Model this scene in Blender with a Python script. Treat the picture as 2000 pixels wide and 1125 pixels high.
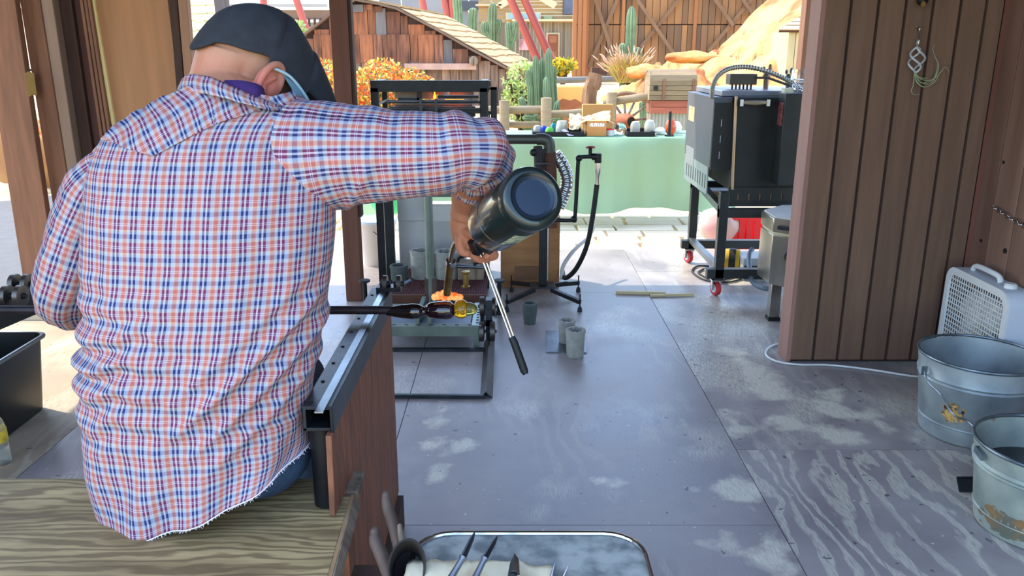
import bpy, bmesh, math, random
from mathutils import Vector, Matrix, Quaternion, noise
for o in list(bpy.data.objects): bpy.data.objects.remove(o)
R=random.Random(7)
# ---------------- camera ----------------
F=1600.0; HC=1.36; PIT=math.atan(464.0/1600.0); SP=math.sin(PIT); CP=math.cos(PIT)
SC=bpy.context.scene
cd=bpy.data.cameras.new('camera'); cam=bpy.data.objects.new('camera',cd); SC.collection.objects.link(cam)
cam.location=(0,0,HC); cam.rotation_euler=(math.pi/2-PIT,0,0); cd.sensor_width=36; cd.lens=F/2000*36; cd.clip_end=500; cd.clip_start=.05
SC.camera=cam
# ---------------- light ----------------
w=bpy.data.worlds.new('world'); SC.world=w; w.use_nodes=True
nt=w.node_tree; nt.nodes.clear()
sky=nt.nodes.new('ShaderNodeTexSky'); sky.sky_type='NISHITA'; sky.sun_disc=False; sky.sun_elevation=math.radians(54); sky.sun_rotation=math.radians(-70); sky.dust_density=1.2
bg=nt.nodes.new('ShaderNodeBackground'); bg.inputs[1].default_value=0.5
out=nt.nodes.new('ShaderNodeOutputWorld'); nt.links.new(sky.outputs[0],bg.inputs[0]); nt.links.new(bg.outputs[0],out.inputs[0])
sd=bpy.data.lights.new('sun','SUN'); sun=bpy.data.objects.new('sun',sd); SC.collection.objects.link(sun)
sd.energy=3.3; sd.angle=math.radians(.55); sd.color=(1,.87,.67)
sun.rotation_euler=Vector((.50,-.32,-.80)).to_track_quat('-Z','Y').to_euler(); sun.location=(-4,3,8)
SC.view_settings.view_transform='Standard'; SC.view_settings.look='None'; SC.view_settings.gamma=1; SC.view_settings.use_curve_mapping=False
SC.view_settings.exposure=0.95
# ---------------- helpers ----------------
def ray(px,py):
    u=px-1000; v=py-562.5
    return u, F*CP-v*SP, -F*SP-v*CP
def P(px,py,Y):
    x,y,z=ray(px,py); return Vector((x/y*Y,Y,HC+z/y*Y))
def G(px,py,z=0.0):
    x,y,zz=ray(px,py); k=(z-HC)/zz; return Vector((x*k,y*k,z))
def lerp(a,b,t): return a+(b-a)*t
def tab(t,xs):
    if t<=xs[0][0]: return xs[0][1]
    for (a,b),(c,d) in zip(xs,xs[1:]):
        if t<=c:
            s=(t-a)/(c-a); return b+(d-b)*s
    return xs[-1][1]
def tabs(t,xs):
    d=abs(xs[-1][0]-xs[0][0])/len(xs)*.35
    return (tab(t-d,xs)+2*tab(t,xs)+tab(t+d,xs))/4
def cr(pts,k=6):
    pts=[Vector(p) for p in pts]; out=[]
    for i in range(len(pts)-1):
        p0=pts[max(i-1,0)];p1=pts[i];p2=pts[i+1];p3=pts[min(i+2,len(pts)-1)]
        for j in range(k):
            t=j/k
            out.append(.5*((2*p1)+(p2-p0)*t+(2*p0-5*p1+4*p2-p3)*t*t+(-p0+3*p1-3*p2+p3)*t**3))
    out.append(pts[-1]); return out
class MB:
    def __init__(s): s.v=[]; s.f=[]; s.uv=None
    def add(s,vs,fs):
        n=len(s.v); s.v+= [Vector(v) for v in vs]; s.f+=[tuple(i+n for i in f) for f in fs]; return s
    def box(s,x0,x1,y0,y1,z0,z1):
        return s.add([(x0,y0,z0),(x1,y0,z0),(x1,y1,z0),(x0,y1,z0),(x0,y0,z1),(x1,y0,z1),(x1,y1,z1),(x0,y1,z1)],
          [(0,3,2,1),(4,5,6,7),(0,1,5,4),(1,2,6,5),(2,3,7,6),(3,0,4,7)])
    def cbox(s,c,sz,rot=None):
        m=MB().box(-sz[0]/2,sz[0]/2,-sz[1]/2,sz[1]/2,-sz[2]/2,sz[2]/2); c=Vector(c)
        if rot is not None and not hasattr(rot,'to_matrix'): rot=Matrix.Rotation(rot,3,'Z')
        return s.add([c+(rot@v if rot is not None else v) for v in m.v],m.f)
    def beam(s,a,b,w,d=None,up=(0,0,1)):
        a=Vector(a);b=Vector(b);d=d or w;z=(b-a).normalized();up=Vector(up)
        if abs(z.dot(up))>.95: up=Vector((0,1,0))
        x=z.cross(up).normalized(); y=x.cross(z)
        vs=[p+x*i*w/2+y*j*d/2 for p in (a,b) for i,j in ((-1,-1),(1,-1),(1,1),(-1,1))]
        return s.add(vs,[(3,2,1,0),(4,5,6,7),(0,1,5,4),(1,2,6,5),(2,3,7,6),(3,0,4,7)])
    def tube(s,pts,r,n=12,cap=True,fn=None):
        pts=[Vector(p) for p in pts]; m=len(pts)
        rr=r if isinstance(r,(list,tuple)) else [r]*m
        if len(rr)!=m: rr=[tab(i/(m-1),[(j/(len(rr)-1),q) for j,q in enumerate(rr)]) for i in range(m)]
        T=[(pts[min(i+1,m-1)]-pts[max(i-1,0)]).normalized() for i in range(m)]
        up=Vector((0,0,1)) if abs(T[0].z)<.9 else Vector((0,1,0))
        x=T[0].cross(up).normalized(); vs=[]
        for i in range(m):
            x=(x-T[i]*x.dot(T[i])).normalized(); y=T[i].cross(x)
            for j in range(n):
                a=2*math.pi*j/n; q=rr[i]*(fn(i/(m-1),a) if fn else 1)
                vs.append(pts[i]+(x*math.cos(a)+y*math.sin(a))*q)
        fs=[(i*n+j,i*n+(j+1)%n,(i+1)*n+(j+1)%n,(i+1)*n+j) for i in range(m-1) for j in range(n)]
        if cap: fs+=[tuple(range(n-1,-1,-1)),tuple((m-1)*n+j for j in range(n))]
        return s.add(vs,fs)
    def lathe(s,prof,c,axis=(0,0,1),n=24,sx=1.0,sy=1.0):
        q=Vector((0,0,1)).rotation_difference(Vector(axis).normalized()); c=Vector(c); vs=[]
        for r,h in prof:
            r=max(r,1e-4)
            for j in range(n):
                a=2*math.pi*j/n; vs.append(c+q@Vector((r*sx*math.cos(a),r*sy*math.sin(a),h)))
        m=len(prof)
        fs=[(i*n+j,i*n+(j+1)%n,(i+1)*n+(j+1)%n,(i+1)*n+j) for i in range(m-1) for j in range(n)]
        fs+=[tuple(range(n-1,-1,-1)),tuple((m-1)*n+j for j in range(n))]
        return s.add(vs,fs)
    def ball(s,c,r,n=16,m=10,rot=None):
        r=Vector(r) if hasattr(r,'__len__') else Vector((r,r,r)); c=Vector(c)
        vs=[];
        for i in range(m+1):
            t=math.pi*i/m
            for j in range(n):
                a=2*math.pi*j/n
                p=Vector((r.x*math.sin(t)*math.cos(a)+1e-6,r.y*math.sin(t)*math.sin(a),-r.z*math.cos(t)))
                vs.append(c+(rot@p if rot is not None else p))
        fs=[(i*n+j,i*n+(j+1)%n,(i+1)*n+(j+1)%n,(i+1)*n+j) for i in range(m) for j in range(n)]
        return s.add(vs,fs)
    def prism(s,poly,y0,y1,tf=None):   # polygon of (x,z), extruded along y
        n=len(poly); vs=[(x,y0,z) for x,z in poly]+[(x,y1,z) for x,z in poly]
        if tf: vs=[tf(Vector(v)) for v in vs]
        return s.add(vs,[tuple(range(n)),tuple(range(2*n-1,n-1,-1))]+[(i,i+n,(i+1)%n+n,(i+1)%n) for i in range(n)])
    def slab(s,poly,t):   # polygon of 3D points, thickened along its normal
        poly=[Vector(p) for p in poly]; nr=(poly[1]-poly[0]).cross(poly[2]-poly[0]).normalized(); n=len(poly)
        return s.add(poly+[p-nr*t for p in poly],[tuple(range(n)),tuple(range(2*n-1,n-1,-1))]+[(i,i+n,(i+1)%n+n,(i+1)%n) for i in range(n)])
OFF={}
def me_of(name,mb,smooth):
    me=bpy.data.meshes.new(name); me.from_pydata([tuple(v) for v in mb.v],[],mb.f)
    if mb.uv:
        l=me.uv_layers.new(name='UVMap'); k=0
        for f in mb.f:
            for vi in f: l.data[k].uv=mb.uv[vi]; k+=1
    if mb.uv is None:
        bm=bmesh.new(); bm.from_mesh(me); bmesh.ops.remove_doubles(bm,verts=bm.verts,dist=1e-5); bmesh.ops.recalc_face_normals(bm,faces=bm.faces); bm.to_mesh(me); bm.free()
    if smooth:
        for p in me.polygons: p.use_smooth=True
        me.set_sharp_from_angle(angle=math.radians(smooth if smooth>1 else 38))
    return me
def tag(o,label=None,cat=None,group=None,kind=None):
    if label: o['label']=label
    if cat: o['category']=cat
    if group: o['group']=group
    if kind: o['kind']=kind
    return o
def E(name,loc,label,cat,group=None):
    o=bpy.data.objects.new(name,None); o.empty_display_size=.05; o.location=loc; SC.collection.objects.link(o); OFF[o.name]=Vector(loc)
    return tag(o,label,cat,group)
def M(name,mb,mat,parent=None,label=None,cat=None,group=None,kind=None,bev=0,smooth=38,loc=None):
    if parent is None:
        if kind=='structure' and loc is None: off=Vector((0,0,0))
        elif loc is not None: off=Vector(loc)
        else:
            xs=[v.x for v in mb.v];ys=[v.y for v in mb.v];zs=[v.z for v in mb.v]
            off=Vector(((min(xs)+max(xs))/2,(min(ys)+max(ys))/2,min(zs)))
    else: off=OFF[parent.name]
    mb.v=[v-off for v in mb.v]
    me=me_of(name,mb,smooth); o=bpy.data.objects.new(name,me); SC.collection.objects.link(o)
    if parent is None: o.location=off
    else: o.parent=parent
    OFF[o.name]=off
    if mat is not None: me.materials.append(mat)
    if bev:
        b=o.modifiers.new('bevel','BEVEL'); b.width=bev; b.segments=2; b.limit_method='ANGLE'; b.harden_normals=False
    return tag(o,label,cat,group,kind)
def copytree(o,d,parent=None):
    c=o.copy(); SC.collection.objects.link(c)
    if parent is None: c.location=o.location+Vector(d)
    else: c.parent=parent
    OFF[c.name]=OFF[o.name]
    for ch in list(o.children): copytree(ch,d,c)
    return c
def lin(c):
    return tuple(((x/255)/12.92 if x<=10 else ((x/255+.055)/1.055)**2.4) for x in c[:3])+(1,)
MATS={}
def mat(name,col,rough=.6,metal=0,var=.15,scale=8,stretch=(1,1,1),bump=.15,col2=None,detail=4,rnd=0,spec=.5,trans=0,alpha=1,emit=0,contrast=(.3,.7),ior=1.45,coat=0,spots=None):
    if name in MATS: return MATS[name]
    m=bpy.data.materials.new(name); m.use_nodes=True; t=m.node_tree; N=t.nodes; L=t.links; b=N['Principled BSDF']
    c1=lin(col); c2=lin(col2) if col2 else tuple(max(0,x*(1-var)) for x in c1[:3])+(1,)
    c1=c1 if col2 else tuple(min(1,x*(1+var)) for x in c1[:3])+(1,)
    tc=N.new('ShaderNodeTexCoord'); mp=N.new('ShaderNodeMapping'); mp.inputs['Scale'].default_value=stretch; L.new(tc.outputs['Object'],mp.inputs[0])
    n=N.new('ShaderNodeTexNoise'); n.inputs['Scale'].default_value=scale; n.inputs['Detail'].default_value=detail; L.new(mp.outputs[0],n.inputs[0])
    if rnd:
        oi=N.new('ShaderNodeObjectInfo'); sc=N.new('ShaderNodeVectorMath'); sc.operation='SCALE'; sc.inputs[0].default_value=(7,9,5); L.new(oi.outputs['Random'],sc.inputs[3]); L.new(sc.outputs[0],mp.inputs['Location'])
    r=N.new('ShaderNodeMapRange'); r.inputs[1].default_value=contrast[0]; r.inputs[2].default_value=contrast[1]; L.new(n.outputs[0],r.inputs[0])
    mx=N.new('ShaderNodeMix'); mx.data_type='RGBA'; mx.inputs[6].default_value=c2; mx.inputs[7].default_value=c1; L.new(r.outputs[0],mx.inputs[0])
    last=mx.outputs[2]
    if spots:
        sn=N.new('ShaderNodeTexNoise'); sn.inputs['Scale'].default_value=spots[1]; sn.inputs['Detail'].default_value=3; L.new(tc.outputs['Object'],sn.inputs[0])
        sr=N.new('ShaderNodeMapRange'); sr.inputs[1].default_value=spots[2]; sr.inputs[2].default_value=spots[2]+.06; L.new(sn.outputs[0],sr.inputs[0])
        m2=N.new('ShaderNodeMix'); m2.data_type='RGBA'; L.new(sr.outputs[0],m2.inputs[0]); L.new(last,m2.inputs[6]); m2.inputs[7].default_value=lin(spots[0]); last=m2.outputs[2]
    if rnd:
        hv=N.new('ShaderNodeHueSaturation'); mr=N.new('ShaderNodeMapRange'); mr.inputs[3].default_value=1-rnd; mr.inputs[4].default_value=1+rnd; L.new(oi.outputs['Random'],mr.inputs[0]); L.new(mr.outputs[0],hv.inputs['Value']); L.new(last,hv.inputs['Color']); last=hv.outputs[0]
    L.new(last,b.inputs['Base Color'])
    b.inputs['Roughness'].default_value=rough; b.inputs['Metallic'].default_value=metal; b.inputs['Specular IOR Level'].default_value=spec; b.inputs['IOR'].default_value=ior
    if trans: b.inputs['Transmission Weight'].default_value=trans
    if alpha<1: b.inputs['Alpha'].default_value=alpha
    if coat: b.inputs['Coat Weight'].default_value=coat
    if emit: L.new(last,b.inputs['Emission Color']); b.inputs['Emission Strength'].default_value=emit
    if bump:
        bp=N.new('ShaderNodeBump'); bp.inputs['Strength'].default_value=bump; bp.inputs['Distance'].default_value=.01; L.new(n.outputs[0],bp.inputs['Height']); L.new(bp.outputs[0],b.inputs['Normal'])
    MATS[name]=m; return m
# palette
timber=mat('timber_brown',(126,86,62),.75,0,.22,3,(9,9,1),.3,rnd=.12)
timber_dark=mat('timber_dark',(70,48,38),.8,0,.2,3,(9,9,1),.3,rnd=.1)
timber_pale=mat('timber_pale',(190,150,110),.75,0,.2,3,(9,9,1),.25,rnd=.1)
plypanel=mat('plywood_panel_tan',(170,122,82),.7,0,.16,2,(7,7,.6),.15)
siding=mat('siding_brown',(112,86,68),.85,0,.14,5,(5,5,.4),.35,rnd=.07)
siding_dark=mat('siding_groove',(58,43,38),.9,0,.1)
plank=mat('plank_brown',(128,98,82),.8,0,.1,1.8,(4,4,.5),.3,col2=(88,62,50),rnd=.1)
weather=mat('weathered_wood',(164,146,122),.9,0,.1,3,(9,9,1),.4,col2=(84,70,58),rnd=.2)
shake=mat('shake_wood',(150,98,70),.9,0,.1,3,(8,8,1),.4,col2=(84,56,44),rnd=.35)
roofm=mat('roof_shingle',(182,150,104),.9,0,.10,5,(1,1,1),.3,rnd=.14)
blackst=mat('black_steel',(34,36,38),.42,.6,.25,14,bump=.06)
blackpt=mat('black_paint',(40,44,44),.4,0,.2,9,bump=.05)
greyst=mat('grey_steel',(112,118,124),.36,.85,.25,12,bump=.08)
darkst=mat('dark_steel',(56,60,66),.38,.8,.3,16,bump=.1)
chrome=mat('bright_steel',(200,202,205),.18,1,.05,5,bump=0)
galv=mat('galvanized',(128,140,146),.42,.75,.1,11,bump=.08,col2=(92,106,112),contrast=(.42,.58))
greenst=mat('green_grey_steel',(106,118,108),.5,.4,.2,10,bump=.1)
graphite=mat('mold_grey',(144,146,138),.8,0,.15,30,bump=.2)
mold_dark=mat('mold_dark_green',(74,84,80),.8,0,.15,30,bump=.2)
white=mat('white_plastic',(212,216,214),.45,0,.04,4,bump=0)
kaolin=mat('white_board',(178,180,176),.85,0,.1,6,bump=.15)
rubber=mat('black_rubber',(22,24,24),.6,0,.1,10,bump=.05)
redrub=mat('red_rubber',(176,40,48),.5,0,.1,8,bump=0)
brick=mat('fire_brick',(150,135,115),.9,0,.2,20,bump=.2)
brass=mat('brass',(176,146,84),.3,.9,.15,8,bump=.03)
copper_rust=mat('rusty_steel',(96,62,46),.7,.3,.3,12,bump=.2)
cardboard=mat('cardboard',(196,140,80),.85,0,.08,4,bump=.05)
paper=mat('paper_white',(206,190,150),.8,0,.05,6,bump=.1)
clear=mat('clear_glass',(240,246,248),.03,0,0,3,trans=1,bump=0)
denim=mat('denim_blue',(46,66,92),.9,0,.25,60,bump=.2)
sand=mat('sand',(214,188,142),.95,0,.12,1.5,bump=.3)
rock=mat('orange_rock',(206,162,96),.9,0,.1,1.4,(1,1,1.6),1.0,col2=(160,90,50),contrast=(.36,.56),detail=9)
cactus=mat('cactus_green',(112,132,96),.8,0,.2,6,bump=.3,rnd=.15)
# ---------------- special materials ----------------
WORN=[(p.x,p.y,a,b) for p,a,b in ((G(1500,745),.13,.22),(G(1620,790),.16,.2),(G(1500,830),.2,.12),(G(1640,850),.22,.1),(G(860,815),.05,.12),(G(835,870),.07,.07),(G(905,865),.05,.06),(G(850,925),.07,.05),(G(1430,960),.12,.12),(G(1500,1080),.12,.10),(G(1180,940),.05,.05),(G(1440,700),.08,.12))]
def floormat(name,grain,sc,seed,tan=0):
    m=bpy.data.materials.new(name); m.use_nodes=True; t=m.node_tree; N=t.nodes; L=t.links; b=N['Principled BSDF']
    tc=N.new('ShaderNodeTexCoord')
    def mapping(s,loc=(0,0,0)):
        q=N.new('ShaderNodeMapping'); q.inputs['Scale'].default_value=s; q.inputs['Location'].default_value=loc; L.new(tc.outputs['Object'],q.inputs[0]); return q
    def noi(s,loc,scale,det=4):
        n=N.new('ShaderNodeTexNoise'); n.inputs['Scale'].default_value=scale; n.inputs['Detail'].default_value=det; L.new(mapping(s,loc).outputs[0],n.inputs[0]); return n
    def rng(src,a,bb,c=0,d=1):
        r=N.new('ShaderNodeMapRange'); r.inputs[1].default_value=a; r.inputs[2].default_value=bb; r.inputs[3].default_value=c; r.inputs[4].default_value=d; L.new(src,r.inputs[0]); return r.outputs[0]
    def mul(a,bb,op='MULTIPLY'):
        q=N.new('ShaderNodeMath'); q.operation=op; q.use_clamp=True; L.new(a,q.inputs[0]); 
        if isinstance(bb,(int,float)): q.inputs[1].default_value=bb
        else: L.new(bb,q.inputs[1])
        return q.outputs[0]
    def mix(f,a,c):
        q=N.new('ShaderNodeMix'); q.data_type='RGBA'; L.new(f,q.inputs[0])
        for k,x in ((6,a),(7,c)):
            if isinstance(x,tuple): q.inputs[k].default_value=x
            else: L.new(x,q.inputs[k])
        return q.outputs[2]
    base=noi((1,1,1),(seed,0,0),3.0); col=mix(rng(base.outputs[0],.35,.65),lin((136,129,128) if not tan else (144,128,108)),lin((160,153,149) if not tan else (162,146,122)))
    fine=noi((60,6,1),(0,seed,0),4.0,3)
    # rotary-cut plywood figure
    wv=N.new('ShaderNodeTexWave'); wv.bands_direction='X'; wv.inputs['Scale'].default_value=sc; wv.inputs['Distortion'].default_value=22; wv.inputs['Detail'].default_value=4; wv.inputs['Detail Scale'].default_value=.8; wv.inputs['Detail Roughness'].default_value=.55
    L.new(mapping((1,.32,1),(seed*1.7,seed,0)).outputs[0],wv.inputs[0])
    g=rng(wv.outputs['Fac'],.58,.82); g=mul(g,rng(fine.outputs[0],.3,.55))
    wear=noi((1.3,.9,1),(seed*3,1,0),1.5,5); wmask=rng(wear.outputs[0],.54-.13*grain,.62)
    gg=mul(mul(g,wmask) if grain<.9 else mul(g,rng(wear.outputs[0],.3,.45)),.12+.5*grain)
    patch=noi((1.5,1.0,1),(1.3,seed*2,0),1.6,8); pm=rng(patch.outputs[0],.56-.10*(.4<grain<.9),.68-.10*(.4<grain<.9),0,.8)
    pm=mul(pm,rng(fine.outputs[0],.35,.6))
    if grain>.9: pm=mul(pm,.2)
    bare=lin((214,210,188))
    col=mix(gg,col,bare); col=mix(pm,col,bare)
    # bare scuffed areas where the paint has worn through
    ds=None
    for (wx,wy,wa,wb) in WORN:
        mq=N.new('ShaderNodeMapping'); mq.vector_type='POINT'; mq.inputs['Location'].default_value=(-wx/wa,-wy/wb,0); mq.inputs['Scale'].default_value=(1/wa,1/wb,0); L.new(tc.outputs['Object'],mq.inputs[0])
        ln=N.new('ShaderNodeVectorMath'); ln.operation='LENGTH'; L.new(mq.outputs[0],ln.inputs[0])
        if ds is None: ds=ln.outputs['Value']
        else:
            mn=N.new('ShaderNodeMath'); mn.operation='MINIMUM'; L.new(ds,mn.inputs[0]); L.new(ln.outputs['Value'],mn.inputs[1]); ds=mn.outputs[0]
    wn=noi((1,1,1),(4,4,seed),7,8); ad=N.new('ShaderNodeMath'); ad.operation='MULTIPLY_ADD'; ad.inputs[1].default_value=5.5; L.new(wn.outputs[0],ad.inputs[0]); L.new(ds,ad.inputs[2])
    wm=rng(ad.outputs[0],3.0,3.7,1,0); wm=mul(wm,rng(fine.outputs[0],.25,.6,.45,.95)); 
    if grain<.9: col=mix(wm,col,bare)
    sp=noi((1,1,1),(3,3,seed),26,2); col=mix(rng(sp.outputs[0],.70,.73,0,.75),col,lin((58,54,52)))
    sp2=noi((1,1,1),(9,3,seed),60,1); col=mix(rng(sp2.outputs[0],.76,.78,0,.8),col,lin((214,216,214)))
    L.new(col,b.inputs['Base Color']); 
    L.new(rng(base.outputs[0],.3,.7,.27+.33*tan,.40+.3*tan),b.inputs['Roughness'])
    bp=N.new('ShaderNodeBump'); bp.inputs['Strength'].default_value=.12; bp.inputs['Distance'].default_value=.004; L.new(fine.outputs[0],bp.inputs['Height']); L.new(bp.outputs[0],b.inputs['Normal'])
    return m
fm_plain=floormat('floor_paint',.12,3.2,2.0); fm_worn=floormat('floor_worn',.5,3.4,5.3); fm_sun_tan=floormat('floor_sun_tan',.4,3.4,3.3,1); fm_grain=floormat('floor_grain',1.0,4.2,8.1)  # tan variant carries the warm sunlight of the left floor in its colour
def woodfig(name,c1,c2,scale,stretch,rough=.7,dist=5,bands='Y'):
    m=mat(name,c1,rough,0,.1,12,stretch,.2,col2=c2,contrast=(.25,.75)); t=m.node_tree; N=t.nodes; L=t.links
    tc=[n for n in N if n.type=='TEX_COORD'][0]; mp=N.new('ShaderNodeMapping'); mp.inputs['Scale'].default_value=stretch; L.new(tc.outputs['Object'],mp.inputs[0])
    wv=N.new('ShaderNodeTexWave'); wv.bands_direction=bands; wv.inputs['Scale'].default_value=scale; wv.inputs['Distortion'].default_value=dist; wv.inputs['Detail'].default_value=4; wv.inputs['Detail Scale'].default_value=.8; L.new(mp.outputs[0],wv.inputs[0])
    mx=[n for n in N if n.type=='MIX'][0]; r=N.new('ShaderNodeMapRange'); r.inputs[1].default_value=.1; r.inputs[2].default_value=.9; L.new(wv.outputs['Fac'],r.inputs[0])
    q=N.new('ShaderNodeMath'); q.operation='MULTIPLY'; old=mx.inputs[0].links[0].from_socket; L.new(old,q.inputs[0]); a=N.new('ShaderNodeMath'); a.operation='ADD'; a.use_clamp=True; a.inputs[1].default_value=.25; L.new(r.outputs[0],a.inputs[0]); L.new(a.outputs[0],q.inputs[1]); L.new(q.outputs[0],mx.inputs[0])
    return m
benchply=woodfig('bench_plywood',(196,170,118),(104,84,54),11,(.3,1.5,1),.6,22)
redwood=woodfig('side_board_wood',(176,108,72),(92,58,42),5,(1,5,.5),.6,5,'Y')
# ---------------- floor ----------------
floor=M('floor',MB().box(-3.2,-1.6,-.6,4.25,-.12,-.02).box(-1.6,2.02,-.6,5.68,-.12,-.02),timber_dark,kind='structure')
cols=[(-3.2,-2.86,[-.6,1.6,4.04,4.25],fm_sun_tan),(-2.86,-1.64,[-.6,1.6,4.04,4.25],fm_sun_tan),(-1.64,-.42,[-.6,1.0,3.44,5.68],fm_plain),
      (-.42,.795,[-.6,-.3,2.15,4.59,5.68],fm_plain),(.795,2.02,[-.6,.19,2.63,5.07,5.68],None)]
for x0,x1,ys,m in cols:
    for y0,y1 in zip(ys,ys[1:]):
        mm=m or (fm_grain if y1<2.7 else fm_worn)
        M('plywood_sheet',MB().box(x0+.0015,x1-.0015,y0+.0015,y1-.0015,-.02,0),mm,floor)
# ---------------- right walls ----------------
ws=M('wall_back',MB().box(1.262,1.99,3.49,3.58,0,2.5),siding_dark,kind='structure')
xs=[1.262,1.362,1.472,1.582,1.692,1.802,1.905,1.98]
for a,b in zip(xs,xs[1:]):
    M('siding_board',MB().box(a+(.006 if a>1.27 else 0),b-.006,3.472,3.492,0.015,2.5),siding,ws,bev=.002)
M('end_trim',MB().box(1.243,1.262,3.478,3.60,0,2.5),mat('trim_pinkish',(150,112,98),.7,0,.1,4,(6,6,.6),.2),ws,'paler planed trim board closing the wall end')
wr=M('wall_right',MB().box(2.0,2.06,-.4,3.6,0,2.5),timber_dark,kind='structure')
ysb=[3.472,3.43,3.315,3.16,2.98,2.80,2.62,2.44,2.26,2.08,1.9]
for i,(a,b) in enumerate(zip(ysb,ysb[1:])):
    M('wall_plank',MB().box(1.97+(.004 if i==0 else 0),2.0,b+.003,a-.003,.0,2.5),mat('plank_trim',(128,84,72),.8,0,.15,3,(5,5,.5),.2) if i==0 else plank,wr,bev=.002)
for k,(px,py) in enumerate([(1917,470),(1964,490),(1961,317)]):
    x,y,z=ray(px,py); t=1.97/x
    M('bolt_hole',MB().lathe([(.007 if k!=1 else .011,0),(.007 if k!=1 else .011,.003)],(1.969,y*t,HC+z*t),(-1,0,0),12),mat('hole_black',(12,10,9),.9,0,.1),wr,'dark drilled hole in the plank')
wf=M('sun_block_wall',MB().box(-3.05,-2.98,.9,3.2,0,2.5),timber_dark,kind='structure')  # unseen wall with planks, added to keep sun off the near left floor
for i in range(12):
    M('wall_plank',MB().box(-2.98,-2.96,.95+i*.185+.003,.95+(i+1)*.185-.003,0,2.5),timber,wf)
cl=M('shade_ceiling',MB().box(-3.3,2.1,.95,5.75,2.5,2.56),timber_dark,kind='structure')  # unseen roof and rafters added for shade, cut short to admit sky behind
for i in range(6): M("rafter",MB().box(-3.3,2.1,1.0+i*.86,1.05+i*.86,2.36,2.5),timber,cl)
# posts
def pxpost(name,xt,xb,yb,Y,w,d,m,parent=None,**k):
    a=P(xt,0,Y); b=P(xb,yb,Y); dr=(a-b); a=b+dr*((2.5-b.z)/dr.z); b=b+dr*((0-b.z)/dr.z)
    return M(name,MB().beam(b+Vector((0,d/2,0)),a+Vector((0,d/2,0)),w,d,up=(0,1,0)),m,parent,bev=.003,**k)
pp=M('support_post',MB().box(-.935,-.845,4.42,4.51,0,2.5),mat('post_brown',(104,66,50),.75,0,.2,3,(7,7,.6),.3),label='brown square timber post rising from the floor behind the man',cat='post',bev=.004)
M('edge_strip',MB().box(-.843,-.828,4.44,4.50,.48,2.5),timber_dark,pp)
M('support_post',MB().box(1.855,1.93,5.45,5.55,0,2.5),timber,label='brown timber post standing behind the black kiln at the wall end',cat='post',bev=.004)
M('corner_post',MB().box(1.935,2.01,5.43,5.53,0,2.5),mat('trim_pinkish',(150,112,98)),label='paler pinkish post beside the brown one behind the kiln',cat='post',bev=.004)
# left door frame assembly, in the plane of the threshold
YL=4.28
d1=E('door_1',(-2.5,YL,0),None,None); d1['kind']='structure'
pxpost('door_stile',-6,82,580,YL-.06,.175,.045,timber,d1)
hg=M('hinge',MB().beam(P(58,142,YL-.08),P(64,186,YL-.08),.045,.006,up=(0,1,0)).tube([P(57,140,YL-.075),P(60,188,YL-.075)],.008),mat('brass_old',(120,98,56),.4,.8,.2),d1,'tarnished butt hinge joining the stile to the frame')
d2=E('door_2',(-1.9,YL,0),None,None); d2['kind']='structure'
pxpost('sliding_panel',256,330,560,YL+.07,.37,.02,plypanel,d2)
pxpost('door_stile',338,383,560,YL+.06,.04,.045,timber_dark,d2)
pxpost('door_stile',356,402,560,YL+.055,.045,.05,mat('timber_mid',(160,120,92),.7,0,.15,3,(8,8,.6),.2),d2)
pxpost('edge_strip',180,274,560,YL+.05,.018,.04,mat('raw_pine',(236,214,150),.6,0,.08,3,(8,8,.6),.1),d2,label='pale raw pine edge of the sliding panel')
jb=E('door_frame',(-2.2,YL,0),'stack of dark brown frame boards between the hinged door and the plywood panel','frame')
pxpost('frame_board',58,150,580,YL,.10,.05,timber,jb)
pxpost('frame_board',91,180,580,YL-.03,.055,.06,mat('timber_greyish',(132,108,90),.75,0,.15,3,(8,8,.6),.3),jb)
pxpost('frame_board',122,206,580,YL+.03,.085,.05,timber_dark,jb)
pxpost('frame_board',146,233,580,YL+.06,.07,.04,mat('timber_mahogany',(84,52,42),.7,0,.15,3,(8,8,.6),.2),jb)
for a,c in ((158,244),(166,253),(173,262)):
    pxpost('frame_batten',a,c,580,YL-.0+.03,.016,.05,timber,jb)
hk=M('hook_clip',MB().tube(cr([P(150,344,4.2),P(156,350,4.2),P(157,366,4.2),P(150,376,4.2),P(147,366,4.2),P(148,352,4.2),P(152,344,4.2)],5),.005,8),chrome,label='small steel snap hook hanging on the dark frame board',cat='hook')
# threshold: bottom timber and sliding track
tr=M('trim_1',MB().box(-3.2,-1.62,4.16,4.30,.0,.10),timber,kind='structure',bev=.004)
M('track_channel',MB().box(-3.2,-1.62,4.08,4.16,.0,.012).box(-3.2,-1.62,4.08,4.085,.012,.03).box(-3.2,-1.62,4.118,4.122,.012,.03).box(-3.2,-1.62,4.155,4.16,.012,.03),mat('aluminium',(190,196,190),.3,.9,.05,5,bump=.03),tr)
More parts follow.
